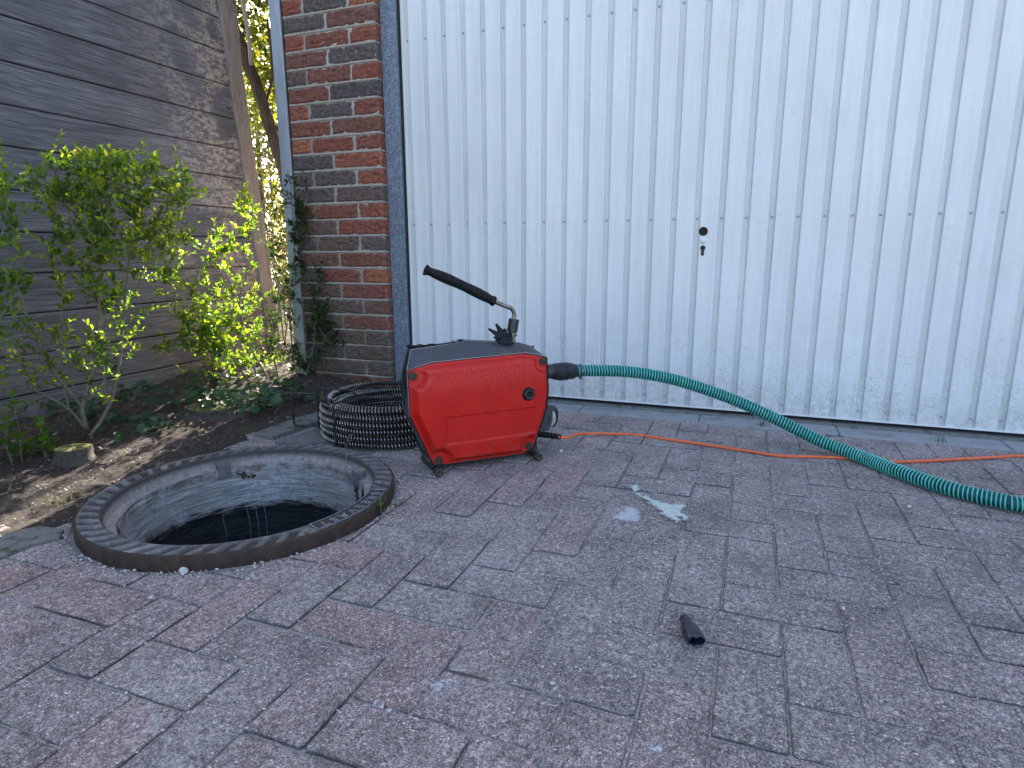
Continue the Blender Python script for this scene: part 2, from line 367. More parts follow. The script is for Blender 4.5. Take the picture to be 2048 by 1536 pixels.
sw = m.vec(sc=(1, 1, 9)); n1 = m.noise(9, 7, .72, v=sw, dist=.8)
n1b = m.noise(30, 6, .75, v=m.vec(sc=(.6, .6, 3.2)))
c = m.ramp(n1, [(.3, (.30, .30, .29)), (.5, (.48, .48, .46)), (.62, (.58, .58, .56)), (.78, (.70, .71, .69))])
c = m.mix(.55, c, m.ramp(n1b, [(.34, .5), (.52, 1.0), (.68, 1.5)]), 'MULTIPLY')
zz = m.sep(m.co, 2)
top = m.math('MULTIPLY', m.mr(zz, -.055, -.01), m.mr(m.noise(26, 5, .7), .36, .6)); c = m.mix(m.math('MULTIPLY', top, .75), c, (.13, .075, .06))
wh = m.math('MULTIPLY', m.mr(m.noise(5, 4, .6, v=m.vec(loc=(2.2, 0, 0))), .50, .66), m.mr(m.noise(60, 5, .75), .45, .6)); c = m.mix(m.math('MULTIPLY', wh, .7), c, (.78, .80, .86))
deep_dark = m.mr(m.math('ADD', zz, m.math('MULTIPLY', m.math('SUBTRACT', n1b, .5), .16)), -.128, -.150)
c = m.mix(deep_dark, c, m.mix(m.mr(n1b, .4, .6), (.022, .026, .032), (.060, .066, .074)))  # wall gets darker and smoother below a ragged level
SHAFT = m.fin(c, m.mr(deep_dark, 0, 1, .75, .45), 0, m.bump(m.math('ADD', n1, m.math('MULTIPLY', n1b, .6)), .018))
m = M('dark_water'); WATER = m.fin((.008, .009, .011), .12)
m = M('wax_drip'); DRIP = m.fin((.5, .52, .55), .5)
# --- machine
m = M('red_cover_paint')
n1 = m.noise(9, 5, .65); n2 = m.noise(160, 4, .75)
c = m.ramp(n1, [(.3, (.50, .010, .007)), (.7, (.62, .016, .010))])
sky_sheen = m.mr(m.sep(m.co, 2), .20, .33)
c = m.mix(m.math('MULTIPLY', m.math('MULTIPLY', sky_sheen, m.mr(n2, .38, .7)), .36), c, (.66, .13, .12))  # sky reflection painted in as a paler tint towards the top
sc = m.vor(16, v=m.vec(sc=(.7, .7, 3.2), rot=(.2, .5, .3)), feature='DISTANCE_TO_EDGE')
c = m.mix(m.math('MULTIPLY', m.math('MULTIPLY', m.mr(sc, .006, .001), m.mr(m.noise(14, 3, .6), .60, .68)), .35), c, (.66, .30, .30))
c = m.mix(m.math('MULTIPLY', m.math('MULTIPLY', m.mr(m.sep(m.co, 2), .16, .02), m.mr(m.noise(45, 6, .8), .48, .62)), .5), c, (.16, .085, .07))
chip = m.math('MULTIPLY', m.mr(m.noise(52, 6, .8), .68, .74), m.mr(m.sep(m.co, 2), .10, .03))
c = m.mix(chip, c, (.45, .20, .17))
c = m.mix(m.math('MULTIPLY', m.mr(m.noise(75, 5, .8), .66, .72), .45), c, (.10, .02, .02))
RED = m.fin(c, m.ramp(n2, [(.35, .30), (.7, .46)]), 0, m.bump(m.math('ADD', n2, m.math('MULTIPLY', m.noise(22, 3), 1.2)), .0006), Specular_IOR_Level=.32)
m = M('grey_machine_housing')
n2 = m.noise(130, 5, .8)
c = m.ramp(n2, [(.3, (.045, .046, .054)), (.6, (.075, .077, .088)), (.8, (.14, .14, .15))])
c = m.mix(m.math('MULTIPLY', m.mr(m.noise(18, 5, .7), .58, .7), .5), c, (.12, .10, .08))
HOUS = m.fin(c, .5, .15, m.bump(n2, .0006))
m = M('dark_frame_steel')
c = m.ramp(m.noise(55, 5, .8), [(.35, (.030, .030, .033)), (.62, (.075, .075, .078)), (.8, (.24, .23, .21))])
FRAME = m.fin(c, .45, .5, m.bump(m.noise(90, 4), .0008))
m = M('bright_worn_edge'); EDGE = m.fin((.36, .37, .38), .4, .6)
m = M('dirty_bolt'); BOLT = m.fin(m.ramp(m.noise(300, 3), [(.3, (.02, .018, .015)), (.7, (.12, .10, .07))]), .6, .4)
m = M('chromed_rod'); ROD = m.fin(m.ramp(m.noise(90, 3), [(.3, (.13, .12, .11)), (.7, (.34, .33, .31))]), .28, .85)
m = M('dirty_pale_plastic'); PALE = m.fin(m.ramp(m.noise(70, 4, .7), [(.3, (.18, .17, .15)), (.6, (.5, .49, .46))]), .6)
m = M('drain_spiral_steel')
SPRING = m.fin(m.ramp(m.noise(30, 4, .7), [(.3, (.14, .125, .112)), (.7, (.46, .43, .39))]), .26, .92)
m = M('spiral_core'); CORE = m.fin((.006, .006, .007), .8)
m = M('cage_wire'); CAGE = m.fin(m.ramp(m.noise(120, 4), [(.35, (.016, .015, .015)), (.75, (.065, .06, .055))]), .40, .4)
m = M('zinc_wire'); ZINC = m.fin((.22, .21, .20), .4, .8)
m = M('hose_wall'); HOSE = m.fin(m.ramp(m.noise(40, 3), [(.3, (.001, .045, .050)), (.7, (.003, .085, .085))]), .35, Specular_IOR_Level=.3)
m = M('hose_rib'); RIB = m.fin(m.ramp(m.noise(60, 3), [(.3, (.05, .42, .35)), (.7, (.18, .64, .53))]), .35, Specular_IOR_Level=.3)
m = M('orange_cable'); ORANGE = m.fin(m.ramp(m.noise(60, 4), [(.3, (.68, .10, .025)), (.7, (.88, .19, .07))]), .45)
m = M('mint_paint')
MINT = m.fin(m.ramp(m.noise(220, 4, .8), [(.3, (.34, .44, .40)), (.55, (.52, .66, .60)), (.8, (.66, .78, .73))]), .7, 0, m.bump(m.noise(350, 3, .8), .002))
m = M('lime_chalk'); CHALK = m.fin(m.ramp(m.noise(260, 4, .8), [(.3, (.20, .21, .25)), (.7, (.50, .54, .60))]), .9)
def frayed(m, mat, amt, soft, sc1=70, sc2=300, mx_=1.0):
    t = m.t; tr = t.nodes.new('ShaderNodeBsdfTransparent'); mx = t.nodes.new('ShaderNodeMixShader')
    n_ = m.math('ADD', m.math('MULTIPLY', m.noise(sc1, 6, .8), .75), m.math('MULTIPLY', m.noise(sc2, 3, .7), .35))
    f = m.math('ADD', m.math('SUBTRACT', m.attr(), .5), m.math('MULTIPLY', m.math('SUBTRACT', n_, .55), amt))
    f = m.mr(f, 0.0, soft, 0, mx_); t.links.new(f, mx.inputs[0]); t.links.new(tr.outputs[0], mx.inputs[1]); t.links.new(m.p.outputs[0], mx.inputs[2]); t.links.new(mx.outputs[0], m.out.inputs[0])
m = M('mint_paint_frayed')
MINT = m.fin(m.ramp(m.noise(150, 5, .85), [(.3, (.34, .40, .36)), (.5, (.64, .71, .65)), (.75, (.80, .84, .79))]), .75, 0, m.bump(m.noise(200, 5, .8), .004)); frayed(m, MINT, 2.6, .16)
m = M('lime_chalk_frayed')
CHALK = m.fin(m.ramp(m.noise(150, 4, .8), [(.3, (.42, .44, .48)), (.7, (.70, .72, .76))]), .9); frayed(m, CHALK, 3.0, .45, 90, 260, .8)
m = M('pale_pebble'); PEB = m.fin(m.ramp(m.noise(90, 3), [(.3, (.42, .40, .36)), (.7, (.66, .64, .60))]), .7, 0, m.bump(m.noise(200, 3), .001))
m = M('dark_blue_black_film')
FILM = m.fin(m.ramp(m.noise(70, 4), [(.3, (.006, .009, .016)), (.7, (.022, .032, .06))]), .3, 0, m.bump(m.noise(60, 3, .6), .004))
m = M('garden_ground'); GARD = m.fin(m.ramp(m.noise(2, 5, .7), [(.3, (.10, .10, .04)), (.7, (.30, .27, .17))]), .95)
m = M('roofing'); ROOF = m.fin((.05, .05, .052), .9)

# ------------------------------------------------------------------ ground
MC, MR = Vector((-1.228, 1.229, 0)), 0.390     # manhole centre and outer radius
SOILP = [(-3.4, .74), (-1.70, .80), (-1.57, .90), (-1.50, 1.0), (-1.3, 1.2), (-1.44, 1.52), (-1.70, 1.70), (-1.66, 1.92), (-1.60, 2.12), (-1.53, 2.46), (-1.53, 3.6), (-6, 3.6)]
def inpoly(x, y, P):
    c = False; j = len(P)-1
    for i in range(len(P)):
        if (P[i][1] > y) != (P[j][1] > y) and x < (P[j][0]-P[i][0])*(y-P[i][1])/(P[j][1]-P[i][1])+P[i][0]: c = not c
        j = i
    return c
# far ground: one sheet with a round hole for the shaft
V = []; F = []; n = 96
rads = [.35, .44, .6, 1.0, 2, 5, 12, 40, 200]
for r in rads:
    for k in range(n):
        t = 2*pi*k/n; V.append((MC.x+r*cos(t), MC.y+r*sin(t), -.030))
F = [(i*n+k, i*n+(k+1) % n, (i+1)*n+(k+1) % n, (i+1)*n+k) for i in range(len(rads)-1) for k in range(n)]
tag(mesh('ground', V, F, GARD), kind='structure')
# joint bed under the pavers: fine sheet that stops at the soil and at the manhole
def seg_dist(x, y, P, n_):
    d = 9
    for i in range(n_):
        ax_, ay_ = P[i]; bx_, by_ = P[i+1]; vx, vy = bx_-ax_, by_-ay_
        t = max(0, min(1, ((x-ax_)*vx+(y-ay_)*vy)/(vx*vx+vy*vy))); d = min(d, hypot(x-ax_-t*vx, y-ay_-t*vy))
    return d
V = []; F = []; bx = np.arange(-3.1, 2.41, .03); by = np.arange(-.6, 2.56, .03); W_ = len(bx)
for y in by:
    for x in bx:
        z = -.0035+.0012*nz(x, y, 0, 24); r = hypot(x-MC.x, y-MC.y)
        if r < .44: z = -.0062
        if inpoly(x, y, SOILP): z = -.012
        V.append((x, y, z))
for j_ in range(len(by)-1):
    for i_ in range(W_-1):
        q = (j_*W_+i_, j_*W_+i_+1, (j_+1)*W_+i_+1, (j_+1)*W_+i_)
        cx, cy = bx[i_]+.015, by[j_]+.015
        if min(hypot(V[k_][0]-MC.x, V[k_][1]-MC.y) for k_ in q) < .395: continue
        if inpoly(cx, cy, SOILP) and seg_dist(cx, cy, SOILP, len(SOILP)-3) > .05: continue
        F.append(q)
o0 = len(V); rads = [.388, .40, .42, .445]
for r in rads:
    for k in range(n): V.append((MC.x+r*cos(2*pi*k/n), MC.y+r*sin(2*pi*k/n), -.0048+.0018*nz(k, r*9)))
F += [(o0+i*n+k, o0+i*n+(k+1) % n, o0+(i+1)*n+(k+1) % n, o0+(i+1)*n+k) for i in range(3) for k in range(n)]
tag(mesh('paving_bed', V, F, JOINT, smooth=True), kind='structure')
# herringbone pavers
AX, AY, X0, Y0 = .1017, .1083, -.821, .674
PV = MB(); PVE = []
def paver(x0, x1, y0, y1, rnd, dz, tx, ty):
    g = .0012+.0012*random.random(); x0 += g; x1 -= g; y0 += g+.0006; y1 -= g+.0006; e = .0035
    nx, ny = max(3, round((x1-x0)/.024)), max(3, round((y1-y0)/.024))
    xs = [x0, x0+e]+[x0+e+(x1-x0-2*e)*i/nx for i in range(1, nx)]+[x1-e, x1]
    ys = [y0, y0+e]+[y0+e+(y1-y0-2*e)*i/ny for i in range(1, ny)]+[y1-e, y1]
    cx, cy = (x0+x1)/2, (y0+y1)/2; X, Y = len(xs), len(ys); V = []; ok = []
    for j, y in enumerate(ys):
        for i, x in enumerate(xs):
            edge = i in (0, X-1) or j in (0, Y-1)
            jx, jy = .0020*nz(x, y, 3, 75), .0020*nz(x, y, 8, 75)
            if (i in (0, X-1)) and (j in (0, Y-1)): jx += (cx-x)*.03; jy += (cy-y)*.04
            z = dz+tx*(x-cx)+ty*(y-cy)+.0008*nz(x, y, 0, 30)-(.0028+.0030*max(-.3, nz(x, y, 5, 40)) if edge else 0)
            px_, py_ = x+jx, y+jy; r = hypot(px_-MC.x, py_-MC.y); ins = r < MR+.012
            if ins: k_ = (MR+.010)/max(r, .01); px_, py_ = MC.x+(px_-MC.x)*k_, MC.y+(py_-MC.y)*k_; z = -.002
            V.append((px_, py_, z)); ok.append(not ins)
    F = []
    for j in range(Y-1):
        for i in range(X-1):
            q = (j*X+i, j*X+i+1, (j+1)*X+i+1, (j+1)*X+i)
            if any(ok[k] for k in q): F.append(q)
    if not F: return
    ring = [j*X+i for (i, j) in [(i, 0) for i in range(X-1)]+[(X-1, j) for j in range(Y-1)]+[(i, Y-1) for i in range(X-1, 0, -1)]+[(0, j) for j in range(Y-1, 0, -1)]]
    b = len(V); V += [(V[k][0], V[k][1], -.02) for k in ring]; L = len(ring)
    F += [(ring[i], b+i, b+(i+1) % L, ring[(i+1) % L]) for i in range(L) if ok[ring[i]] and ok[ring[(i+1) % L]]]
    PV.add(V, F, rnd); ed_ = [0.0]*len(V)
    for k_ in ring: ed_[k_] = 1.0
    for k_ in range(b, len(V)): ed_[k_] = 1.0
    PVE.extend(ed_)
KERBY = 2.425
for j in range(-12, 18):
    for i in range(-22, 36):
        t = (i-j) % 4
        if t == 0: c = (i, j, 2, 1)
        elif t == 3: c = (i, j, 1, 2)
        else: continue
        x0, y0 = X0+c[0]*AX, Y0+c[1]*AY; x1, y1 = x0+c[2]*AX, y0+c[3]*AY
        if y0 > KERBY-.02 or x1 < -3.0 or x0 > 2.4 or y1 < -.5: continue
        y1 = min(y1, KERBY)
        cx, cy = (x0+x1)/2, (y0+y1)/2
        if inpoly(cx, cy, SOILP): continue
        if y1-y0 < .03: continue
        rr = random.random()
        if cx < -.4 and random.random() < .35: rr = .6+.4*random.random()
        amp = .0012 if cx > -.2 else .0030
        paver(x0, x1, y0, y1, rr, random.uniform(-amp, amp), random.uniform(-.008, .008), random.uniform(-.010, .010))
pvo = tag(PV.build('paved_driveway', PAVER, smooth=False), kind='structure')
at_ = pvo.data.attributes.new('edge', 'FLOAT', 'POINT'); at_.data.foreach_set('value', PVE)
# kerb band of long slabs along the door
KB = MB(); x = -1.62; random.seed(3)
while x < 2.4:
    L = .50+random.uniform(-.02, .02); dz = random.uniform(-.0015, .0015)
    KB.box(x, x+L-.005, KERBY+.004, 2.545, -.03, .001+dz, random.random()); x += L
tag(KB.build('kerb_strip', KERB, bevel=.004), kind='structure')
# soil bed
V = []; F = []; xs = np.arange(-3.3, -1.24, .013); ys = np.arange(.55, 3.3, .013); idx = {}
def edge_dist(x, y):
    d = 9; n_ = len(SOILP)
    for i in range(n_-3):
        ax_, ay_ = SOILP[i]; bx_, by_ = SOILP[i+1]; vx, vy = bx_-ax_, by_-ay_
        t = max(0, min(1, ((x-ax_)*vx+(y-ay_)*vy)/(vx*vx+vy*vy))); d = min(d, hypot(x-ax_-t*vx, y-ay_-t*vy))
    return d
def soil_h(x, y):
    z = .012*nz(x, y, 0, 5)+.012*nz(x, y, 1, 17)+.006*nz(x, y, 2, 50)+.004*nz(x, y, 4, 120)
    z += .055*sst(2.05, 2.45, y)*sst(-1.62, -1.85, x)
    return z
for j, y in enumerate(ys):
    for i, x in enumerate(xs):
        ins = inpoly(x, y, SOILP); d = edge_dist(x, y)
        z = soil_h(x, y)*min(1, d/.08)-.002 if ins else -.004-.25*d
        z = max(z, -.05)
        r = hypot(x-MC.x, y-MC.y)
        if r < MR+.004: idx[i, j] = None; continue
        if not ins and d > .09: idx[i, j] = None; continue
        idx[i, j] = len(V); V.append((x, y, z+.001))
for j in range(len(ys)-1):
    for i in range(len(xs)-1):
        q = (idx[i, j], idx[i+1, j], idx[i+1, j+1], idx[i, j+1])
        if None not in q: F.append(q)
tag(mesh('soil_bed', V, F, SOIL, smooth=True), kind='structure')

# ------------------------------------------------------------------ garage
garage = thing('garage', 'brick garage with a white ribbed steel up-and-over door', 'garage', (-.3, 2.6, 0))
BZ, BP, BX0, BX1, BY = .1413, .0730, -2.036, -1.556, 2.50
rows = {22: (.0, .1), 21: (.7, .1, .95), 20: (.15, .42), 19: (.75, .68, .72), 18: (.5, .25), 17: (.3, .6, .7), 16: (.55, .05), 15: (.85, .2, .65),
        14: (.6, .5), 13: (1., .7, .62), 12: (.1, .85), 11: (.35, .22, .85), 10: (.3, .25), 9: (.7, .65, .75), 8: (.4, .72), 7: (.2, .35, .3),
        6: (.4, .62), 5: (.2, .6, .92), 4: (.4, .62), 3: (.25, .4, .5), 2: (.3, .55), 1: (.2, .38, .3), 0: (.15, .32), -1: (.2, .3, .3)}
BM = MB(); LOTS = 24
def rough_brick(x0, x1, y0, y1, z0, z1, a, k):
    jig = .0015; x0 += random.uniform(-jig, jig); x1 += random.uniform(-jig, jig); z0 += random.uniform(-jig, jig); z1 += random.uniform(-jig, jig)
    nx = max(4, int((x1-x0)/.009)); nzz = 8; V = []; F = []
    def dsp(x, z):
        u, v_ = (x-x0)/(x1-x0), (z-z0)/(z1-z0)
        d = .0035*nz(x, z, k*3.1, 38)+.0030*nz(x*.4, z, k*1.7+9, 90)
        cr = abs(nz(x*.6, z*1.6, k*2.3+4, 26)); d -= .006*max(0, 1-cr/.10)          # folds and cracks
        ed = min(u*(x1-x0), (1-u)*(x1-x0), v_*(z1-z0), (1-v_)*(z1-z0)); d -= .006*max(0, 1-ed/.005)
        return d
    for j in range(nzz+1):
        for i in range(nx+1):
            x = x0+(x1-x0)*i/nx; z = z0+(z1-z0)*j/nzz
            ex = .0012*nz(x, z, k+2, 70)
            V.append((x+(ex if i in (0, nx) else 0), y0-dsp(x, z), z+(.002*nz(x, z, k+7, 45) if j in (0, nzz) else 0)))
    for j in range(nzz):
        for i in range(nx): F.append((j*(nx+1)+i, j*(nx+1)+i+1, (j+1)*(nx+1)+i+1, (j+1)*(nx+1)+i))
    W = nx+1; ring = [i for i in range(nx)]+[j*W+nx for j in range(nzz)]+[nzz*W+i for i in range(nx, 0, -1)]+[j*W for j in range(nzz, 0, -1)]
    b = len(V); V += [(V[q][0], y1, V[q][2]) for q in ring]; L = len(ring)
    F += [(ring[(i+1) % L], ring[i], b+i, b+(i+1) % L) for i in range(L)]
    BM.add(V, F, a)
random.seed(11); W_ = BX1-BX0; J = .010
for r in range(-2, 34):
    z0, z1 = BZ+r*BP+.0055, BZ+(r+1)*BP-.0055
    cols = rows.get(r)
    if cols is None: cols = [random.random() for _ in range(2 if r % 2 == 0 else 3)]
    if len(cols) == 2: xs_ = [(BX0, BX0+(W_-J)*.47), (BX0+(W_-J)*.47+J, BX1)]
    else: xs_ = [(BX0, BX0+.105), (BX0+.105+J, BX0+.105+J+.225), (BX0+.34+J, BX1)]
    for k, ((a0, a1), cc) in enumerate(zip(xs_, cols)): rough_brick(a0, a1, BY, BY+.11, z0, z1, min(1, max(0, cc+random.uniform(-.06, .06))), r*3+k)
BM.build('brick_pier', BRICK, garage, smooth=False)
MO = MB()
MO.box(BX0+.002, BX1-.006, BY+.006, BY+.10, -.05, 2.62)
for r in range(-2, 34):       # uneven mortar squeezed in the joints
    z = BZ+r*BP; nn = 40
    MO.tube([(BX0+.003+(W_-.008)*i/nn, BY+.0062, z+.0014*nz(i*.3, r, 0, 2)) for i in range(nn+1)], [.0052+.0016*nz(i*.4, r, 3, 3) for i in range(nn+1)], 6, cap=False)
    MO.tube([(BX1-.0065, BY+.004+.10*i/8, z+.001*nz(i, r)) for i in range(9)], .0050, 6)
MO.build('mortar_joints', MORTAR, garage, smooth=True)
WL = MB()
WL.box(-2.10, 3.6, 5.9, 6.0, 0, 2.6); WL.box(-2.085, -2.04, 2.60, 5.9, 0, 2.6); WL.box(3.5, 3.6, 2.62, 5.9, 0, 2.6)
WL.box(-1.556, 3.6, 2.60, 2.72, 2.16, 2.6); WL.box(1.66, 3.6, 2.50, 2.60, 0, 2.6); WL.box(-1.9, -1.555, 2.615, 2.70, 0, 2.6)
WL.build('brick_wall', PLAINBRICK, garage)
b = MB(); b.box(-2.14, 3.7, 2.44, 6.1, 2.62, 2.78); b.build('roof', ROOF, garage)
b = MB()
b.box(-2.098, -2.046, 2.493, 2.498, -.02, 2.6); b.box(-2.0985, -2.094, 2.498, 2.62, -.02, 2.6); b.box(-2.046, -2.0375, 2.488, 2.50, -.02, 2.6)
b.build('corner_trim', TRIM, garage, bevel=.0015)
b = MB(); b.box(-1.553, -1.4795, 2.541, 2.60, .0, 2.14); b.box(-1.553, -1.549, 2.536, 2.5408, .0, 2.14); b.box(1.58, 1.655, 2.541, 2.60, 0, 2.14); b.box(-1.5535, 1.655, 2.5405, 2.60, 2.142, 2.22)
b.build('door_frame', GALV, garage, bevel=.003)
b = MB(); b.box(-1.4790, -1.4745, 2.556, 2.60, .02, 2.14); b.box(-1.47, 1.58, 2.590, 2.62, .006, .034)
b.build('rubber_seal', SEAL, garage)
# door: ribbed sheet
gd = thing('garage_door', None, None, (0, 2.57, 0)); gd.parent = garage; gd.matrix_parent_inverse = garage.matrix_world.inverted()
DX0, DP = -1.449, .0888
prof = [(-1.474, 0), (-1.4735, -.001), (-1.462, -.001)]
k = 0
while True:
    c = DX0+DP*k+(.018 if k == 0 else 0)*0
    if c > 1.55: break
    prof += [(c-.0130, -.0012), (c-.0118, -.0006), (c-.0092, .0072), (c-.0085, .0076), (c+.0085, .0076), (c+.0092, .0072), (c+.0118, -.0006), (c+.0130, -.0012)]
    if c+.045 < 1.55: prof += [(c+.0135, -.0016), (c+.030, -.0008), (c+.0444, -.0004), (c+.058, -.0008), (c+DP-.0135, -.0016)]
    k += 1
prof.append((1.575, -.001)); prof = prof
zs = [.030]+list(np.arange(.08, 2.12, .04))+[2.135]
V = [(x, 2.57+y+.0012*nz(x*2, z*1.2, 0, 1.6), z) for z in zs for x, y in prof]; n = len(prof)
F = [(j*n+i, j*n+i+1, (j+1)*n+i+1, (j+1)*n+i) for j in range(len(zs)-1) for i in range(n-1)]
GA = [1.0 if y > .006 else 0.0 for x, y in prof]
mesh('door_panel', V, F, DOOR, gd, smooth=False, attr=GA*len(zs))
b = MB(); b.box(-1.474, 1.575, 2.566, 2.578, .0235, .0300); b.build('bottom_lip', WHITE, gd, bevel=.001)
K = k; rvm = None
for zr, rr, nq in ((.772, .0042, 28), (1.538, .0038, 16), (.062, .0038, 28)):
    for q in range(nq):
        if rvm is None:
            V, F = lathe((0, 0, 0), (0, -1, 0), [(0, rr*1.25), (.0010, rr*1.2), (.0032, rr*.95), (.0045, rr*.45), (.0048, 0)], 12)
            ro = mesh('rivet', V, F, RIVET, gd, smooth=True); rvm = ro.data
        else:
            ro = bpy.data.objects.new('rivet', rvm); COL.objects.link(ro); ro.parent = gd; ro.matrix_parent_inverse = Matrix.Translation(gd.matrix_world.translation).inverted()
        ro.location = (DX0+DP*q, 2.5778, zr)
lk = thing('lock', None, None, (-.18, 2.566, .70)); lk.parent = gd; lk.matrix_parent_inverse = Matrix.Translation((0, -2.57, 0))
def lpart(name, mat, ax, az, prof, n=28):
    V, F = lathe((ax, 2.5695, az), (ax, 2.3, az), prof, n); return mesh(name, V, F, mat, gd, smooth=False)
bpy.data.objects.remove(lk)
lpart('handle_socket', BLACK, -.180, .7235, [(0, .0165), (.003, .0168), (.0045, .0155), (.0045, .0125), (.001, .0120), (.0005, .0001)])
lpart('white_button', WHITE, -.1785, .6875, [(0, .0098), (.004, .0096), (.007, .0075), (.0085, .004), (.009, .0)])
b = MB()
V, F = lathe((-.1785, 2.5695, .661), (-.1785, 2.3, .661), [(0, .0098), (.002, .0100), (.0035, .0090), (.0036, .0065)], 24); b.add(V, F)
b.box(-.1840, -.1730, 2.5660, 2.5690, .636, .657)
V, F = lathe((-.1785, 2.5695, .637), (-.1785, 2.3, .637), [(0, .0055), (.0035, .0055)], 16); b.add(V, F)
b.build('keyhole_cylinder', BOLT, gd, bevel=.0006)
b = MB(); b.box(-.1793, -.1777, 2.5645, 2.5660, .6585, .6680); V, F = lathe((-.1785, 2.5662, .661), (-.1785, 2.3, .661), [(0, .0052), (.0006, .005)], 16); b.add(V, F)
b.build('keyway', BLACK, gd)
# threshold
V = []; F = []; xs_ = np.arange(-1.52, 1.62, .02); pr = [(2.545, -.02), (2.547, .001), (2.551, .006), (2.562, .0095), (2.60, .0098)]
for x in xs_:
    for y, z in pr: V.append((x, y+.002*nz(x, y, 0, 14)+.002*nz(x, 0, 2, 60), z+.0015*nz(x, y, 4, 22)))
n = len(pr); F = [(i*n+j, (i+1)*n+j, (i+1)*n+j+1, i*n+j+1) for i in range(len(xs_)-1) for j in range(n-1)]
mesh('threshold', V, F, MOSSY, garage, smooth=False)

# ------------------------------------------------------------------ fence
fence = thing('board_fence', 'weathered grey-brown fence of wide horizontal boards behind the bushes', 'fence', (-2.70, 1.2, 0))
zl = [-.07, .094, .254, .415, .574, .734, .892, 1.054, 1.206, 1.364, 1.528, 1.69, 1.85, 2.01, 2.17]
b = MB(); random.seed(5)
for i in range(len(zl)-1):
    dx = random.uniform(-.002, .002); z0, z1 = zl[i]+.0025, zl[i+1]-.0025
    ny = 60; V = []; ys_ = np.linspace(-.9, 2.95, ny)
    for y in ys_:
        wv = .0015*nz(y*2, i*7.3, 0, 1.2)
        V += [(-2.696+dx, y, z0+wv), (-2.6925+dx, y, z0+.004+wv), (-2.6925+dx, y, z1-.004), (-2.696+dx, y, z1), (-2.722, y, z1), (-2.722, y, z0)]
    F = [(6*q+k, 6*q+(k+1) % 6, 6*(q+1)+(k+1) % 6, 6*(q+1)+k) for q in range(ny-1) for k in range(6)]+[tuple(range(6)), tuple(6*(ny-1)+k for k in range(5, -1, -1))]
    b.add(V, F, i/14+random.random()*.03)
b.build('boards', FENCE, fence)
b = MB(); b.box(-2.732, -2.7235, -.9, 2.93, -.05, 2.16); b.build('light_stop_sheet', FENCE, fence)  # added sheet behind the boards that keeps light out of the gaps
b = MB()
for zi, (a, c) in enumerate(((-.15, .0), (2.25, .0))): pass
def pp(z, y0): return y0-.0886*(z-.8)*.92
V = []
for z in (-.1, 2.25):
    for (x, y) in ((-2.678, pp(z, 2.905)), (-2.678, pp(z, 3.005)), (-2.79, pp(z, 3.005)), (-2.79, pp(z, 2.905))): V.append((x, y, z))
b.add(V, [(0, 1, 2, 3), (7, 6, 5, 4), (0, 4, 5, 1), (1, 5, 6, 2), (2, 6, 7, 3), (3, 7, 4, 0)], .3)
b.build('post', POSTW, fence, bevel=.004)

# ------------------------------------------------------------------ manhole
mh = thing('manhole_frame', 'round rusty cast iron manhole frame standing open without its cover', 'manhole', tuple(MC))
def ringmesh(prof, n=192, fn=None):
    V = []
    for r, z in prof:
        for k in range(n):
            t = 2*pi*k/n; rr, zz_ = (r, z) if fn is None else fn(r, z, t); V.append((MC.x+rr*cos(t), MC.y+rr*sin(t), zz_))
    return V, [(i*n+k, i*n+(k+1) % n, (i+1)*n+(k+1) % n, (i+1)*n+k) for i in range(len(prof)-1) for k in range(n)]
ZT = .031
pr = [(.388, -.05), (.3895, .0), (.390, ZT-.006), (.3875, ZT-.002), (.382, ZT)]
V, F = ringmesh(pr); mesh('outer_wall', V, F, RUST, mh, smooth=True)
# top flange with slanted lugs
nT, nR = 900, 10
FA = []; V = []; TXT0, TXT1 = radians(-24), radians(17)
for j in range(nR+1):
    r = .382-(.382-.336)*j/nR
    for k in range(nT):
        t = 2*pi*k/nT; u = (r-.359)/.023
        ph = (t*52/(2*pi)+u*.33) % 1
        bar = sst(.12, .26, ph)*(1-sst(.62, .78, ph))*sst(1.0, .78, abs(u))
        ta = (t+pi) % (2*pi)-pi
        if TXT0-.05 < ta < TXT1+.05: bar = 0
        z = ZT-.0085*bar+.0009*nz(r*cos(t), r*sin(t), 0, 60) if 0 < j < nR else ZT
        V.append((MC.x+r*cos(t), MC.y+r*sin(t), z)); FA.append(bar if 0 < j < nR else 0)
F = [(i*nT+k, i*nT+(k+1) % nT, (i+1)*nT+(k+1) % nT, (i+1)*nT+k) for i in range(nR) for k in range(nT)]
mesh('top_flange', V, F, IRON, mh, smooth=True, attr=FA)
def tabs(r, z, t):
    return (r+.0012*nz(cos(t)*5, sin(t)*5, z*9), z)
pr = [(.336, ZT), (.334, ZT-.002), (.3305, ZT-.004), (.3295, .003), (.327, -.005), (.312, -.008), (.306, -.010), (.302, -.016), (.3015, -.06), (.300, -.075)]
V, F = ringmesh(pr, 192, tabs); mesh('inner_rebate', V, F, LEDGE, mh, smooth=False)
# blocks left in the rebate (lifting notches)
for t0, t1, hz in ((radians(52), radians(59), .020), (radians(143), radians(150), .016)):
    b = MB(); q = [t0+(t1-t0)*i/6 for i in range(7)]; V = []
    for t in q:
        for r, z in ((.3292, -.03), (.3292, hz), (.297, hz-.004), (.295, -.03)): V.append((MC.x+r*cos(t), MC.y+r*sin(t), z))
    F = [(4*i+k, 4*(i+1)+k, 4*(i+1)+(k+1) % 4, 4*i+(k+1) % 4) for i in range(6) for k in range(4)]+[(0, 1, 2, 3), (27, 26, 25, 24)]
    b.add(V, F); b.build('notch_block', IRON, mh, bevel=.002)
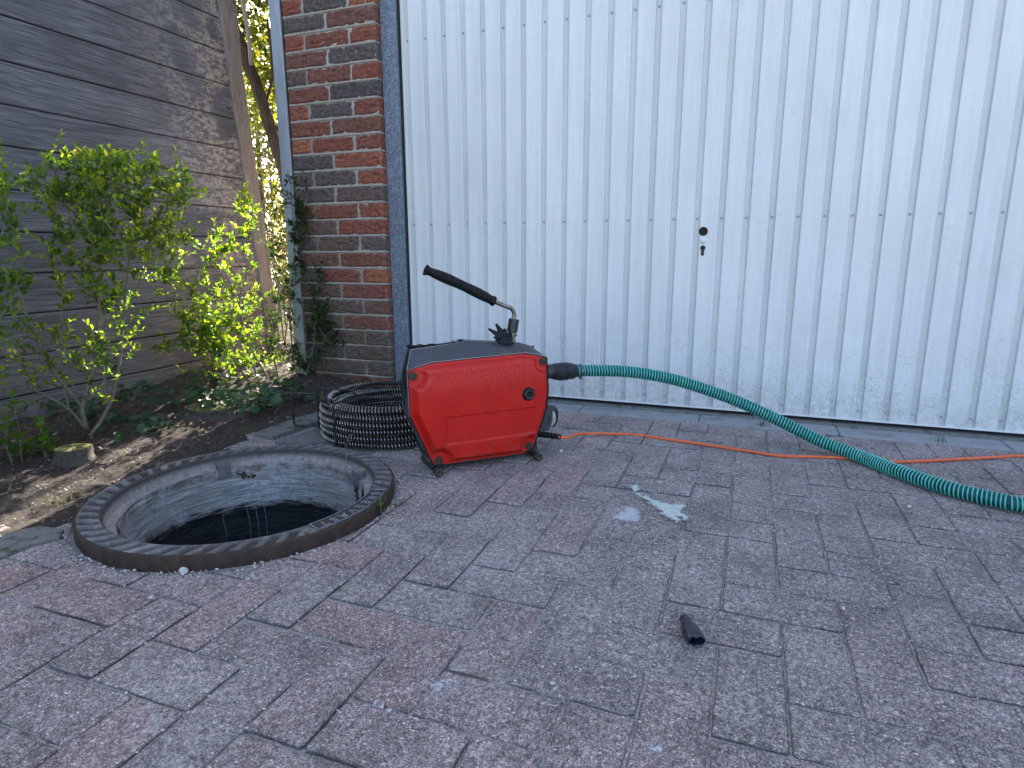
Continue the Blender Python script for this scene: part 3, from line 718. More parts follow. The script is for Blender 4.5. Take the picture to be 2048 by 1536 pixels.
# name plate with raised letters
V = []; nn = 48
for i in range(nn+1):
    t = TXT0+(TXT1-TXT0)*i/nn
    for r in (.3385, .3805): V.append((MC.x+r*cos(t), MC.y+r*sin(t), ZT+.0012))
F = [(2*i, 2*i+1, 2*i+3, 2*i+2) for i in range(nn)]
mesh('name_plate', V, F, PLATE, mh)
b = MB()
def arcbar(r0, r1, t0, t1, z):
    V = []; q = max(2, int(abs(t1-t0)/.02))
    for i in range(q+1):
        t = t0+(t1-t0)*i/q
        for r in (r0, r1): V += [(MC.x+r*cos(t), MC.y+r*sin(t), z), (MC.x+r*cos(t), MC.y+r*sin(t), z-.0015)]
    F = []
    for i in range(q): a_ = 4*i; F += [(a_, a_+2, a_+6, a_+4), (a_, a_+4, a_+5, a_+1), (a_+2, a_+3, a_+7, a_+6)]
    F += [(0, 1, 3, 2), (4*q, 4*q+2, 4*q+3, 4*q+1)]
    b.add(V, F)
arcbar(.3778, .3808, TXT0, TXT1, ZT+.0032); arcbar(.3380, .3402, TXT0, TXT1, ZT+.0032)
arcbar(.3380, .3808, TXT1-.012, TXT1, ZT+.0032); arcbar(.3380, .3808, TXT0, TXT0+.012, ZT+.0032)
b.build('plate_border', PLETTER, mh)
b = MB(); txt = "BREEVAST"
for i, ch in enumerate(txt):
    cu = bpy.data.curves.new('letters', 'FONT'); cu.body = ch; cu.size = .034; cu.align_x = 'CENTER'; cu.align_y = 'CENTER'; cu.extrude = .0009; cu.offset = .0006
    to = bpy.data.objects.new('letters', cu); COL.objects.link(to); bpy.context.view_layer.update()
    me = bpy.data.meshes.new_from_object(to.evaluated_get(bpy.context.evaluated_depsgraph_get()))
    t = TXT1-.075-(TXT1-TXT0-.15)*i/(len(txt)-1); c, s_ = cos(t), sin(t)
    up_ = Vector((c, s_, 0)); rt_ = Vector((s_, -c, 0))
    V = [MC+Vector((c*.3592, s_*.3592, ZT+.0018))+rt_*v.co.x*1.0+up_*v.co.y+Vector((0, 0, v.co.z)) for v in me.vertices]
    b.add(V, [tuple(p.vertices) for p in me.polygons]); bpy.data.objects.remove(to); bpy.data.meshes.remove(me)
b.build('lettering', PLETTER, mh)
# shaft
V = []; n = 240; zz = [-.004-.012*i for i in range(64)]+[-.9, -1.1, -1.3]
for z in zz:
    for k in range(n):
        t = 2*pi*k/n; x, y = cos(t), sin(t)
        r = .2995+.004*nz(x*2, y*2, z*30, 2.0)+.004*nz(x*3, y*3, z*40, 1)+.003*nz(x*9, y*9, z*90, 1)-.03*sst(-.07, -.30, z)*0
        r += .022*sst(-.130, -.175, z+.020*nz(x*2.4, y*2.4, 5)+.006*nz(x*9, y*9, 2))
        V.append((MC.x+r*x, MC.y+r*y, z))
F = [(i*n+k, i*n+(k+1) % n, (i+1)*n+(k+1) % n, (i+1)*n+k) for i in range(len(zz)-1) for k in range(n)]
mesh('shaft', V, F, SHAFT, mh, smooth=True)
V = [(MC.x+.36*cos(2*pi*k/48), MC.y+.36*sin(2*pi*k/48), -1.25) for k in range(48)]
mesh('standing_water', V, [tuple(range(48))], WATER, mh)
for t, r, z0, z1, wob in ((radians(136), .286, -.07, -.42, .006), (radians(131), .284, -.07, -.46, .004), (radians(126), .282, -.06, -.43, .005), (radians(150), .288, -.14, -.33, .003), (radians(64), .293, -.015, -.13, .002)):
    P = [(MC.x+(r+.004*sin(i*.7))*cos(t+wob*sin(i*.5)), MC.y+r*sin(t+wob*sin(i*.5)), z0+(z1-z0)*i/20) for i in range(21)]
    b = MB(); b.tube(P, .00045, 5); b.build('hanging_drip', DRIP, mh)
b = MB(); random.seed(8)         # black crust hanging below the notch
for i in range(60):
    t = radians(54+random.gauss(0, 1.8)-i*.06); z = .0-.0024*i+random.uniform(-.004, .004)-.01; r = .298
    c = Vector((MC.x+r*cos(t), MC.y+r*sin(t), z)); s_ = random.uniform(.002, .0055)
    b.tube([c-Vector((0, 0, s_)), c, c+Vector((0, 0, s_*.7))], [s_*.3, s_, s_*.3], 5)
b.build('tar_crust', RUST, mh, smooth=True); b = MB()
for i in range(26):
    t = radians(134+random.gauss(0, 3)); z = -.022-.02*random.random(); r = .300
    c = Vector((MC.x+r*cos(t), MC.y+r*sin(t), z)); s_ = random.uniform(.002, .006); b.tube([c-Vector((0, 0, s_)), c, c+Vector((0, 0, s_*.7))], [s_*.3, s_, s_*.3], 5)
b.build('tar_crust', RUST, mh, smooth=True)

# ------------------------------------------------------------------ drain cleaning machine
P0 = Vector((-.843, 1.572, 0)); TH = radians(46); U = Vector((cos(TH), sin(TH), 0)); VV = Vector((-sin(TH), cos(TH), 0)); ZZ = Vector((0, 0, 1))
def L(u, v, w): return P0+U*u+VV*v+ZZ*w
mc = thing('drain_cleaning_machine', 'red and grey drain cleaning machine with a black lever handle on the paving', 'machine', tuple(P0+U*.15+VV*.05))
OUT = [(-.069, .319), (.006, .336), (.298, .342), (.375, .324), (.382, .217), (.376, .162), (.331, .037), (.292, .022), (.045, .026), (-.002, .031), (-.067, .188)]
BOLTS = [(-.056, .304), (.364, .314), (.316, .045), (.013, .041)]
def sdist(u, w_, P=OUT):
    d = 9
    for i in range(len(P)):
        a, c = P[i], P[(i+1) % len(P)]; vx, vy = c[0]-a[0], c[1]-a[1]
        t = max(0, min(1, ((u-a[0])*vx+(w_-a[1])*vy)/(vx*vx+vy*vy))); d = min(d, hypot(u-a[0]-t*vx, w_-a[1]-t*vy))
    return d
def rayhit(cu, cw, a, P):
    du, dw = cos(a), sin(a); best = 9
    for i in range(len(P)):
        p, q = P[i], P[(i+1) % len(P)]; ex, ey = q[0]-p[0], q[1]-p[1]; det = ex*dw-ey*du
        if abs(det) < 1e-9: continue
        t = (ex*(p[1]-cw)-ey*(p[0]-cu))/det; s_ = (du*(p[1]-cw)-dw*(p[0]-cu))/det
        if t > 0 and -1e-6 <= s_ <= 1+1e-6: best = min(best, t)
    return best
cu0, cw0 = .155, .18; nA, nR = 420, 96; V = []
def cover_h(u, w_):
    d = sdist(u, w_); k = d-.004
    for bu, bw in BOLTS: k = min(k, hypot(u-bu, w_-bw)-.026)
    h_ = .026*sst(0, .020, k)**.9+.004*sst(.01, .09, d)
    # debossed panel: recess whose upper and right edges are steps, bottom edge a ridge
    ins = min(u-.030, .327-u, w_-.093, .1765-w_)
    h_ -= .0042*sst(-.0015, .0022, ins)
    return h_+.0006*nz(u, w_, 0, 22)
for j in range(nR+1):
    f = (j/nR)**.85
    for k in range(nA):
        a = 2*pi*k/nA; R_ = rayhit(cu0, cw0, a, OUT); u, w_ = cu0+cos(a)*R_*f, cw0+sin(a)*R_*f
        h_ = cover_h(u, w_) if j < nR else 0
        V.append(L(u, -h_, w_))
V += [L(cu0+(q[0]-cu0)*1.0, .012, q[1]) for q in [(cu0+cos(2*pi*k/nA)*rayhit(cu0, cw0, 2*pi*k/nA, OUT), cw0+sin(2*pi*k/nA)*rayhit(cu0, cw0, 2*pi*k/nA, OUT)) for k in range(nA)]]
F = [(i*nA+k, i*nA+(k+1) % nA, (i+1)*nA+(k+1) % nA, (i+1)*nA+k) for i in range(nR+1) for k in range(nA)]
cov = mesh('red_cover', V, F, RED, mc, smooth=True)
def off(P, d):
    cx, cy = .155, .18; o = []
    n_ = len(P)
    for i in range(n_):
        a, p, c = P[i-1], P[i], P[(i+1) % n_]
        e1 = Vector((p[0]-a[0], p[1]-a[1])).normalized(); e2 = Vector((c[0]-p[0], c[1]-p[1])).normalized()
        n1, n2 = Vector((-e1.y, e1.x)), Vector((-e2.y, e2.x)); nn_ = (n1+n2).normalized(); s_ = 1/max(.4, nn_.dot(n1))
        o.append((p[0]+nn_.x*d*s_, p[1]+nn_.y*d*s_))
    return o
O4 = off(OUT, .004)
# clockwise outline (left-top, ... ) -> grey housing with sloped shoulder
S0 = O4
top1 = [(-.046, .372), (.112, .383), (.122, .3895), (.306, .3700), (.345, .357), (.388, .326)]
def loft(secs, name, mat, caps=(True, True), bevel=0.0):
    n_ = len(secs[0][1]); V = [L(u, v, w_) for v, P in secs for u, w_ in P]
    F = [(i*n_+k, (i+1)*n_+k, (i+1)*n_+(k+1) % n_, i*n_+(k+1) % n_) for i in range(len(secs)-1) for k in range(n_)]
    if caps[0]: F.append(tuple(range(n_)))
    if caps[1]: F.append(tuple((len(secs)-1)*n_+k for k in range(n_-1, -1, -1)))
    return mesh(name, V, F, mat, mc, bevel=bevel)
A0 = [O4[0], (.002, .3395), (.010, .3402), (.302, .3465), (.340, .3375), O4[3]]+O4[4:]
A1 = top1+O4[4:]
def inset(P, k, dz=0.): return [(.155+(u-.155)*k, .18+(w_-.18)*k+dz) for u, w_ in P]
loft([(.004, inset(A0, .995)), (.0045, A0), (.046, A1), (.050, A1), (.0502, inset(A1, .985))], 'housing', HOUS, (True, True), .0012)
# open tray behind the front rim, and the rear plate
A1low = [(u, w_-(.022 if i < 5 else .012)) if i < 6 else (u, w_) for i, (u, w_) in enumerate(A1)]
loft([(.0506, inset(A1low, .97)), (.100, inset(A1low, .94))], 'motor_block', BLACK, (False, True), .004)
A2 = [(u, w_) for u, w_ in A1]
loft([(.100, inset(A2, .955, .006)), (.1045, inset(A2, .955, .006))], 'rear_plate', FRAME, (True, True), .001)
loft([(-.003, O4), (.0038, O4)], 'frame_edge', FRAME, (False, True), .001)
# bright worn edge lines
b = MB()
b.tube([L(u*1.0, .0475, w_+.0004) for u, w_ in top1], .0011, 6)
b.tube([L(u, -.0028, w_) for u, w_ in [O4[10], O4[0], A0[1], A0[3], O4[3]]], .0009, 6)
b.tube([L(*p) for p in ((O4[0][0], -.002, O4[0][1]), (-.046, .047, .372))], .0010, 6)
b.build('worn_edge', EDGE, mc)
b = MB(); b.tube([L(.112, .05, .381), L(.100, .101, .384)], .0018, 6); b.build('cross_strip', EDGE, mc)
# left cheek plate
b = MB(); V = [L(u, v, w_) for v in (.050, .066) for u, w_ in ((-.071, .300), (-.050, .372), (-.040, .370), (-.058, .300), (-.056, .19), (.006, .03), (-.004, .028), (-.069, .187))]
b.add(V, [tuple(range(8)), tuple(range(15, 7, -1))]+[(k, (k+1) % 8, 8+(k+1) % 8, 8+k) for k in range(8)]); b.build('side_cheek', FRAME, mc, bevel=.001)
# tangled black strap at the left end of the tray
b = MB(); random.seed(21)
for q in range(5):
    P = [L(-.045+.016*i+random.uniform(-.004, .004), .060+random.uniform(-.01, .03), .372+random.uniform(-.003, .012)-.001*i) for i in range(6)]; b.tube(spline(P, .004), .0032, 6)
b.build('black_strap', BRUB, mc, smooth=True)
for bu, bw in BOLTS:
    b = MB(); V, F = lathe(L(bu, .004, bw), L(bu, -1, bw), [(0, .0125), (.0085, .0125), (.0095, .0115), (.0096, .0085), (.0130, .0080), (.0140, .0070), (.0141, .0042), (.0110, .0038), (.0108, .0)], 20); b.add(V, F)
    b.build('bolt', BOLT, mc, smooth=False)
kh = cover_h(.299, .221)
V, F = lathe(L(.299, -kh+.003, .221), L(.299, -1, .221), [(0, .0215), (.006, .0208), (.009, .0180), (.0092, .0150)], 32); kn_ = mesh('knob', V, F, BRUB, mc, smooth=False)
V, F = lathe(L(.299, -kh-.004, .221), L(.299, -1, .221), [(0, .0145), (.0045, .0145), (.0055, .0130), (.0050, .0105), (.0010, .0100), (.0005, 0)], 32)
kr = mesh('knob_ring', V, F, FRAME, mc, smooth=False)
# feet: two rods running front to back under the body
for u_ in (.004, .336):
    w_ = .0125
    V, F = lathe(L(u_, .125, w_), L(u_, -1, w_), [(0, .008), (.002, .0095), (.135, .0095), (.136, .0125), (.158, .0125), (.161, .0110), (.1612, .0070), (.1590, .0065), (.1588, 0)], 20)
    ft = mesh('foot', V, F, BOLT, mc, smooth=True)
    b = MB(); V = [L(u_+a, v, z) for v in (.006, .012) for a, z in ((-.014, .022), (.014, .022), (.010, .05), (-.014, .05))]
    b.add(V, [(0, 1, 2, 3), (7, 6, 5, 4)]+[(k, (k+1) % 4, 4+(k+1) % 4, 4+k) for k in range(4)]); b.build('foot_bracket', FRAME, mc, bevel=.001)
# left lower chain-like strap
b = MB(); b.tube(spline([L(-.040, .03, .085), L(-.022, .028, .055), L(-.010, .02, .035), L(-.004, .0, .02)], .005), .004, 6); b.build('side_strip', FRAME, mc)
# lever
lv = thing('lever', None, None, tuple(L(.285, .05, .38))); lv.parent = mc; lv.matrix_parent_inverse = Matrix.Translation(mc.matrix_world.translation).inverted()
def sub(o): 
    o.parent = lv; o.matrix_parent_inverse = Matrix.Translation(lv.matrix_world.translation).inverted(); return o
HV = .05
b = MB(); b.tube(spline([L(.286, HV, .37), L(.2855, HV, .41), L(.287, HV, .445), L(.290, HV, .462), L(.280, HV, .478), L(.262, HV, .485), L(.217, HV, .504), L(.18, HV, .521)], .004), .0066, 14)
sub(b.build('rod', ROD, mc, smooth=True))
g0, g1 = L(.2225, HV, .5015), L(.008, HV, .600); Lg = (g1-g0).length; pr = [(0, .010), (.0, .0150), (.004, .0160), (.008, .0150)]
n_ = 24
for i in range(n_*4+1):
    t = i/(n_*4); x = .012+t*(Lg-.034)
    base_r = .0125+.0028*sin(pi*min(1, t*1.02))**.8+.0012*sin(t*2*pi*1.5)
    rib_ = .0009 if (i % 4) in (0, 1) else -.0006
    pr.append((x, base_r+rib_))
pr += [(Lg-.018, .0120), (Lg-.010, .0125), (Lg-.002, .0165), (Lg, .0165), (Lg+.0005, .0150), (Lg+.0005, .006), (Lg-.006, .0055), (Lg-.006, 0)]
V, F = lathe(g0, g1, pr, 28)
V = [Vector(v)+ZZ*(.004*sin(pi*max(0, min(1, (Vector(v)-g0).dot((g1-g0).normalized())/Lg)))) for v in V]
sub(mesh('grip', V, F, BRUB, mc, smooth=False))
b = MB(); ax = (L(.2885, HV, .446)-L(.281, HV, .405))
V, F = lathe(L(.282, HV, .404), L(.2895, HV, .447), [(0, .0155), (.001, .0172), (.041, .0172), (.0420, .0160), (.0422, .006)], 8); b.add(V, F)
sub(b.build('collar', FRAME, mc, bevel=.0012))
# black winged knob below the collar
b = MB(); kc = L(.262, .052, .386)
for a_, ln, wd in ((2.62, .066, .014), (2.18, .056, .013), (1.70, .030, .011), (.75, .026, .010), (.25, .036, .010), (3.0, .04, .012)):
    d = (U*cos(a_)+ZZ*abs(sin(a_))).normalized(); p = U*(-d.dot(ZZ))+ZZ*d.dot(U)
    tip = kc+d*ln; V = []
    for s_ in (-1, 1): V += [kc-p*wd+VV*.012*s_-ZZ*.006, kc+p*wd+VV*.012*s_, tip+p*.0025+VV*.003*s_, tip-p*.0015+VV*.003*s_]
    b.add(V, [(0, 1, 2, 3), (7, 6, 5, 4)]+[(k, (k+1) % 4, 4+(k+1) % 4, 4+k) for k in range(4)])
V, F = lathe(L(.255, .052, .372), L(.262, .052, .42), [(0, .030), (.008, .028), (.020, .018), (.026, .010), (.027, 0)], 14); b.add(V, F)
b.build('winged_knob', BLACK, mc, bevel=.001)
b = MB(); b.tube([L(.35, .05, .352), L(.362, .06, .352)], .004, 8); b.build('small_stud', BLACK, mc)
# outlet stub, socket and gland on the right end
V, F = lathe(L(.372, .05, .270), L(.45, .05, .266), [(0, .024), (.045, .0235), (.062, .0215), (.063, .018)], 24); mesh('outlet', V, F, FRAME, mc, smooth=False)
b = MB(); V = [L(u, v, w_) for v in (.075, .118) for u, w_ in ((.372, .135), (.440, .143), (.455, .135), (.425, .060), (.405, .062), (.37, .09))]
b.add(V, [tuple(range(5, -1, -1)), tuple(range(6, 12))]+[(k, 6+k, 6+(k+1) % 6, (k+1) % 6) for k in range(6)]); b.build('socket_bracket', HOUS, mc, bevel=.002)
V, F = lathe(L(.436, .097, .098), L(.50, .097, .086), [(0, .036), (.008, .036), (.012, .034), (.020, .026), (.022, .0)], 24); mesh('socket_lid', V, F, PALE, mc, smooth=False)
V, F = lathe(L(.448, .105, .100), L(.512, .105, .088), [(0, .038), (.012, .038), (.014, .03)], 24); mesh('socket_rim', V, F, BLACK, mc, smooth=False)
gA, gB = L(.352, .06, .066), L(.468, .06, .036); Lg2 = (gB-gA).length; pr = []
for i in range(44):
    t = i/43; x = t*Lg2; pr.append((x, (.0125-.003*t)*(1.0 if i % 4 in (0, 1) else .72)))
V, F = lathe(gA, gB, pr, 16); mesh('cable_gland', V, F, BRUB, mc, smooth=False)

# ------------------------------------------------------------------ suction hose
hp = [L(.505, .05, .262), L(.53, .05, .2612)]
for px, py, Y in ((1250, 743, 2.065), (1330, 755, 2.125), (1400, 775, 2.165), (1480, 805, 2.19), (1560, 842, 2.19), (1640, 882, 2.165), (1720, 914, 2.11)):
    hp.append(at(px, py, 1, Y))
for px, py in ((1800, 944), (1900, 977), (2000, 1001), (2048, 1010)): hp.append(at(px, py, 2, .0225))
hp += [Vector((.86, 1.80, .0225)), Vector((1.1, 1.82, .0225)), Vector((1.5, 1.95, .0225)), Vector((2.0, 2.05, .0225))]
for p in hp[2:]: p.z = max(p.z, .0225)
hs = thing('suction_hose', 'teal ribbed spiral hose arching from the red machine down onto the paving', 'hose', tuple(hp[0]))
path = spline(hp, .004)
HR = .0185
V, F = tube(resample(path, .006), HR, 24); mesh('hose_wall', V, F, HOSE, hs, smooth=True)
seg = 18; pitch = .0098; pp_ = resample(path, pitch/seg); hx = helix(pp_, HR+.0002, pitch, seg)
fr = frames(pp_)
# rib: flattened strip following the helix
V = []; F = []
for i, (T, N, B) in enumerate(fr):
    rad = (hx[i]-pp_[i]).normalized(); c = hx[i]
    for a_, h_ in ((-.0018, -.0006), (-.0013, .0012), (0, .0019), (.0013, .0012), (.0018, -.0006)): V.append(c+T*a_+rad*h_)
for i in range(len(fr)-1):
    for k in range(4): F.append((5*i+k, 5*i+k+1, 5*i+5+k+1, 5*i+5+k))
mesh('spiral_rib', V, F, RIB, hs, smooth=True)
t0, t1 = L(.425, .05, .266), L(.512, .05, .262); Lt = (t1-t0).length; n1_, n2_ = 26, 40; V = []
ax_ = (t1-t0).normalized(); Nn = (ZZ-ax_*ax_.z).normalized(); Bn = ax_.cross(Nn)
for i in range(n1_+1):
    t = i/n1_
    r0 = .020+.0090*sin(pi*min(1, .15+t*.75))
    for k in range(n2_):
        a_ = 2*pi*k/n2_; r = r0+.0030*nz(t*3, cos(a_), sin(a_)+t*2, 2.2)+.0020*abs(nz(t*9, cos(a_)*2, sin(a_)*2, 2))
        V.append(t0+ax_*(t*Lt)+(Nn*cos(a_)+Bn*sin(a_))*r)
F = [(i*n2_+k, i*n2_+(k+1) % n2_, (i+1)*n2_+(k+1) % n2_, (i+1)*n2_+k) for i in range(n1_) for k in range(n2_)]+[tuple(range(n2_-1, -1, -1)), tuple(n1_*n2_+k for k in range(n2_))]
mesh('tape_sleeve', V, F, BTAPE, hs, smooth=True)
cl = MB(); cc = L(.532, .05, .2605)
cl.tube([cc+(Nn*cos(2*pi*k/24)+Bn*sin(2*pi*k/24))*.0212 for k in range(25)], .0022, 6)
cl.tube([cc+(Nn*cos(2*pi*k/24)+Bn*sin(2*pi*k/24))*.0212-ax_*.004 for k in range(25)], .0018, 6)
cl.tube([cc-ZZ*.022, cc-ZZ*.028+ax_*.003, cc-ZZ*.026+ax_*.010], [.004, .005, .003], 6)
cl.build('wire_clamp', ZINC, hs, smooth=True)

# ------------------------------------------------------------------ orange power cord
cp = [gB+(gA-gB)*.25, gB+Vector((.015, .012, -.004)), Vector((-.53, 2.055, .020)), Vector((-.468, 2.12, .010)), Vector((-.348, 2.165, .0055))]
cp += [Vector((x, y, .0055)) for x, y in ((-.239, 2.149), (-.12, 2.131), (.04, 2.102), (.13, 2.086), (.249, 2.118), (.365, 2.138), (.433, 2.134), (.552, 2.187), (.674, 2.252), (.784, 2.312), (.858, 2.35), (1.1, 2.42), (1.6, 2.40))]
V, F = tube(spline(cp, .008), .0048, 12)
tag(mesh('power_cord', V, F, ORANGE, smooth=True), 'thin orange power cord snaking over the paving and under the teal hose', 'cord')

# ------------------------------------------------------------------ drain spiral in its wire cage
CC = Vector((-1.206, 1.932, .006)); RO = .258
def spring_ring(R_, z, a0, a1, rs, pitch=.0098, wob=0.0, seg=10):
    N_ = int(abs(a1-a0)*R_/(pitch/seg)); P = []
    for i in range(N_+1):
        a_ = a0+(a1-a0)*i/N_; rr = R_+wob*nz(cos(a_)*2, sin(a_)*2, z*30)
        P.append(Vector((CC.x+rr*cos(a_), CC.y+rr*sin(a_), z+.004*nz(cos(a_)*1.5, sin(a_)*1.5, R_*20+z*20))))
    fr_ = frames(P); H = [P[i]+(N*cos(2*pi*i/seg)+B*sin(2*pi*i/seg))*rs for i, (T, N, B) in enumerate(fr_)]
    return P, H
sp = thing('drain_spiral', 'black steel drain spiral wound in a stack of coils beside the manhole', 'drain spiral', tuple(CC))
bs = MB(); bc = MB(); random.seed(31)
for k in range(6):
    for q, R_ in enumerate((RO-.0125, RO-.0375)):
        z = .017+.0232*k+(.004 if q else 0)
        if k == 5 and q == 0: R_ -= .010
        P, H = spring_ring(R_, z, 0, 2*pi, .0090, .0112, .006)
        bs.tube(H, .0026, 5, cap=False); bc.tube(P[::6], .0068, 8, cap=False)
for R_, z in ((RO-.062, .112), (RO-.060, .088)):
    P, H = spring_ring(R_, z, .4, 5.8, .0088, .0105, .012); bs.tube(H, .0027, 5); bc.tube(P[::6], .0068, 8)
bs.build('wound_wire', SPRING, sp, smooth=True); bc.build('core', CORE, sp, smooth=True)
b = MB(); b.tube([(CC.x+(RO-.020)*cos(a_), CC.y+(RO-.020)*sin(a_), .146+.004*sin(a_*3)) for a_ in np.linspace(radians(172), radians(243), 60)], [.0118+.0003*sin(i*2.6) for i in range(60)], 14)
b.build('coupling_end', CAGE, sp, smooth=True)
cg = thing('wire_basket', 'black wire basket with a square side handle holding the drain spiral', 'basket', tuple(CC))
def cpol(r, adeg, z): return Vector((CC.x+r*cos(radians(adeg)), CC.y+r*sin(radians(adeg)), z))
b = MB(); b.tube([cpol(.138, a_, .158) for a_ in range(0, 361, 6)], .0038, 8); b.tube([cpol(.16, a_, .006) for a_ in range(0, 361, 6)], .003, 8); b.build('ring', CAGE, cg, smooth=True)
for ad in (201, 258, 330, 30, 90, 145):
    b = MB(); b.tube(spline([cpol(.138, ad+6, .158), cpol(.20, ad+2, .160), cpol(.262, ad, .160), cpol(.272, ad, .150), cpol(.272, ad, .08), cpol(.272, ad, .010), cpol(.262, ad, .004), cpol(.16, ad, .004)], .006), .0038, 8); b.build('upright', CAGE, cg, smooth=True)
hd = 201
b = MB(); b.tube(spline([cpol(.275, hd, .142), cpol(.34, hd, .143), cpol(.356, hd, .143), cpol(.364, hd, .133), cpol(.364, hd, .08), cpol(.364, hd, .030), cpol(.356, hd, .022), cpol(.30, hd, .021), cpol(.275, hd, .016)], .005), .0042, 8); b.build('handle', CAGE, cg, smooth=True)
# wire hook
k0 = at(703, 882, 0, -1.235) if False else Vector((-1.245, 1.655, .045))
b = MB()
h1 = at_depth(697, 878, (-1.25, 1.655)); h2 = at_depth(724, 872, (-1.25, 1.645)); h3 = at_depth(693, 893, (-1.24, 1.60)); h4 = Vector((-1.122, 1.478, .012))
b.tube(spline([h1+Vector((0, 0, .004)), h1+Vector((.004, 0, .011)), (h1+h2)/2+Vector((0, 0, .012)), h2+Vector((0, 0, .008)), h2+Vector((.002, 0, 0)), (h1+h2)/2-Vector((0, 0, .004)), h1-Vector((0, 0, .008)), h1-Vector((.006, 0, .002)), h1+Vector((0, 0, .004))], .003), .0013, 6)
h5 = at_depth(690, 941, (-1.14, 1.49)); h4 = at_depth(694, 900, (-1.16, 1.53))
b.tube(spline([h1+Vector((.001, 0, 0)), h3+Vector((-.003, 0, .0)), h3+Vector((.003, 0, -.006)), h4, (h4+h5)/2, h5], .003), .0013, 6)
tag(b.build('wire_hook', ZINC, smooth=True), 'thin bent wire hook hanging from the spiral basket into the manhole', 'hook')

# ------------------------------------------------------------------ plants
def leaf(mb, p, d, up, ln, wd, a, fold=.25, curl=.15):
    d = d.normalized(); s_ = d.cross(up)
    if s_.length < 1e-4: s_ = d.orthogonal()
    s_.normalize(); nrm = s_.cross(d).normalized()
    c1, c2 = p+d*ln*.35+nrm*ln*curl*.4, p+d*ln*.72+nrm*ln*curl*.35; tip = p+d*ln-nrm*ln*curl*.2
    V = [p, c1, c2, tip, c1+s_*wd*.5+nrm*wd*fold, c2+s_*wd*.40+nrm*wd*fold*.8, c1-s_*wd*.5+nrm*wd*fold, c2-s_*wd*.40+nrm*wd*fold*.8]
    mb.add(V, [(0, 4, 1), (1, 4, 5, 2), (2, 5, 3), (0, 1, 6), (1, 2, 7, 6), (2, 3, 7)], a)
def rv(s=1.0): return Vector((random.gauss(0, s), random.gauss(0, s), random.gauss(0, s)))
def clampp(p, wallside=False):
    p = p.copy(); p.x = max(p.x, -2.66)
    if p.y > 2.46 and p.x > -2.14: p.y = 2.46
    return p
def sprig(lf, tw, a, b_, ln, wd, nl, tone=(.0, 1.), droop=.0):
    """leafy shoot whose last part, near b_, carries nl pairs/whorls of leaves"""
    a, b_ = clampp(a), clampp(b_); mid = (a+b_)/2+Vector((random.gauss(0, .01), random.gauss(0, .01), -.02*random.random()))
    P = spline([a, mid, b_], .02); tw.tube(P, [max(.0007, .0017-.0010*i/len(P)) for i in range(len(P))], 4, random.random(), cap=False)
    d = (b_-mid).normalized(); L_ = (b_-a).length; span = min(L_*.9, .02*nl/2+.015)
    for i in range(nl):
        t = i/max(1, nl-1); p = b_-d*span*(1-t); ang = i*2.4+random.random()
        s1 = d.orthogonal().normalized(); s2 = d.cross(s1); out = s1*cos(ang)+s2*sin(ang)
        dd = (d*(.35+.65*t)+out*(1.0-.45*t)+Vector((0, 0, .25-droop))+rv(.15)).normalized()
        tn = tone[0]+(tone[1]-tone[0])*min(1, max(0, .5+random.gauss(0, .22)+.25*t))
        leaf(lf, p, dd, Vector((0, 0, 1))+rv(.25), ln*random.uniform(.6, 1.15)*(1-.25*t), wd*random.uniform(.75, 1.15)*(1-.2*t), tn)
def bush(name, label, base, stems, areas, mat, ln=.028, wd=.0125, tone=(0, 1), off=0., seed=1, group=None, nl=(6, 11), smear=.12):
    random.seed(seed); root = thing(name, label, 'bush', (base[0], base[1], 0), group)
    tw = MB(); lf = MB(); nodes = []
    for st in stems:
        P = [at_depth(px, py, base, off_) for px, py, off_ in st[0]]; P = [clampp(p) for p in P]
        Q = spline(P, .02); Q = [q+Vector((.004*nz(q.x, q.y, q.z, 14), .004*nz(q.y, q.z, q.x, 14), 0)) for q in Q]
        r0, r1 = st[1], st[2]; tw.tube(Q, [r0+(r1-r0)*i/(len(Q)-1) for i in range(len(Q))], 7, random.random())
        nodes += Q[len(Q)//4:]
    for (x0, x1, y0, y1, cnt, dd) in areas:
        for _ in range(cnt):
            ex, ey = random.gauss(0, .30), random.gauss(0, .30)
            c = at_depth((x0+x1)/2+(x1-x0)*max(-.75, min(.75, ex)), (y0+y1)/2+(y1-y0)*max(-.8, min(.8, ey)), base, dd+random.gauss(0, smear))
            if c.z < .03: continue
            c = clampp(c)
            near = sorted(nodes, key=lambda q: (q-c).length+.6*max(0, q.z-c.z+.03))[:4]; a = random.choice(near)
            if (c-a).length > .22:
                a = a+(c-a)*(1-.22/(c-a).length)*random.uniform(.6, .95) if (c-a).length > .30 else a
            nodes.append(c+(a-c)*.3)
            sprig(lf, tw, a, c, ln, wd, random.randint(*nl), tone)
    lf.build('foliage', mat, root, smooth=False); tw.build('stems', TWIG, root, smooth=True)
    return root
b1 = (-2.194, 1.50)
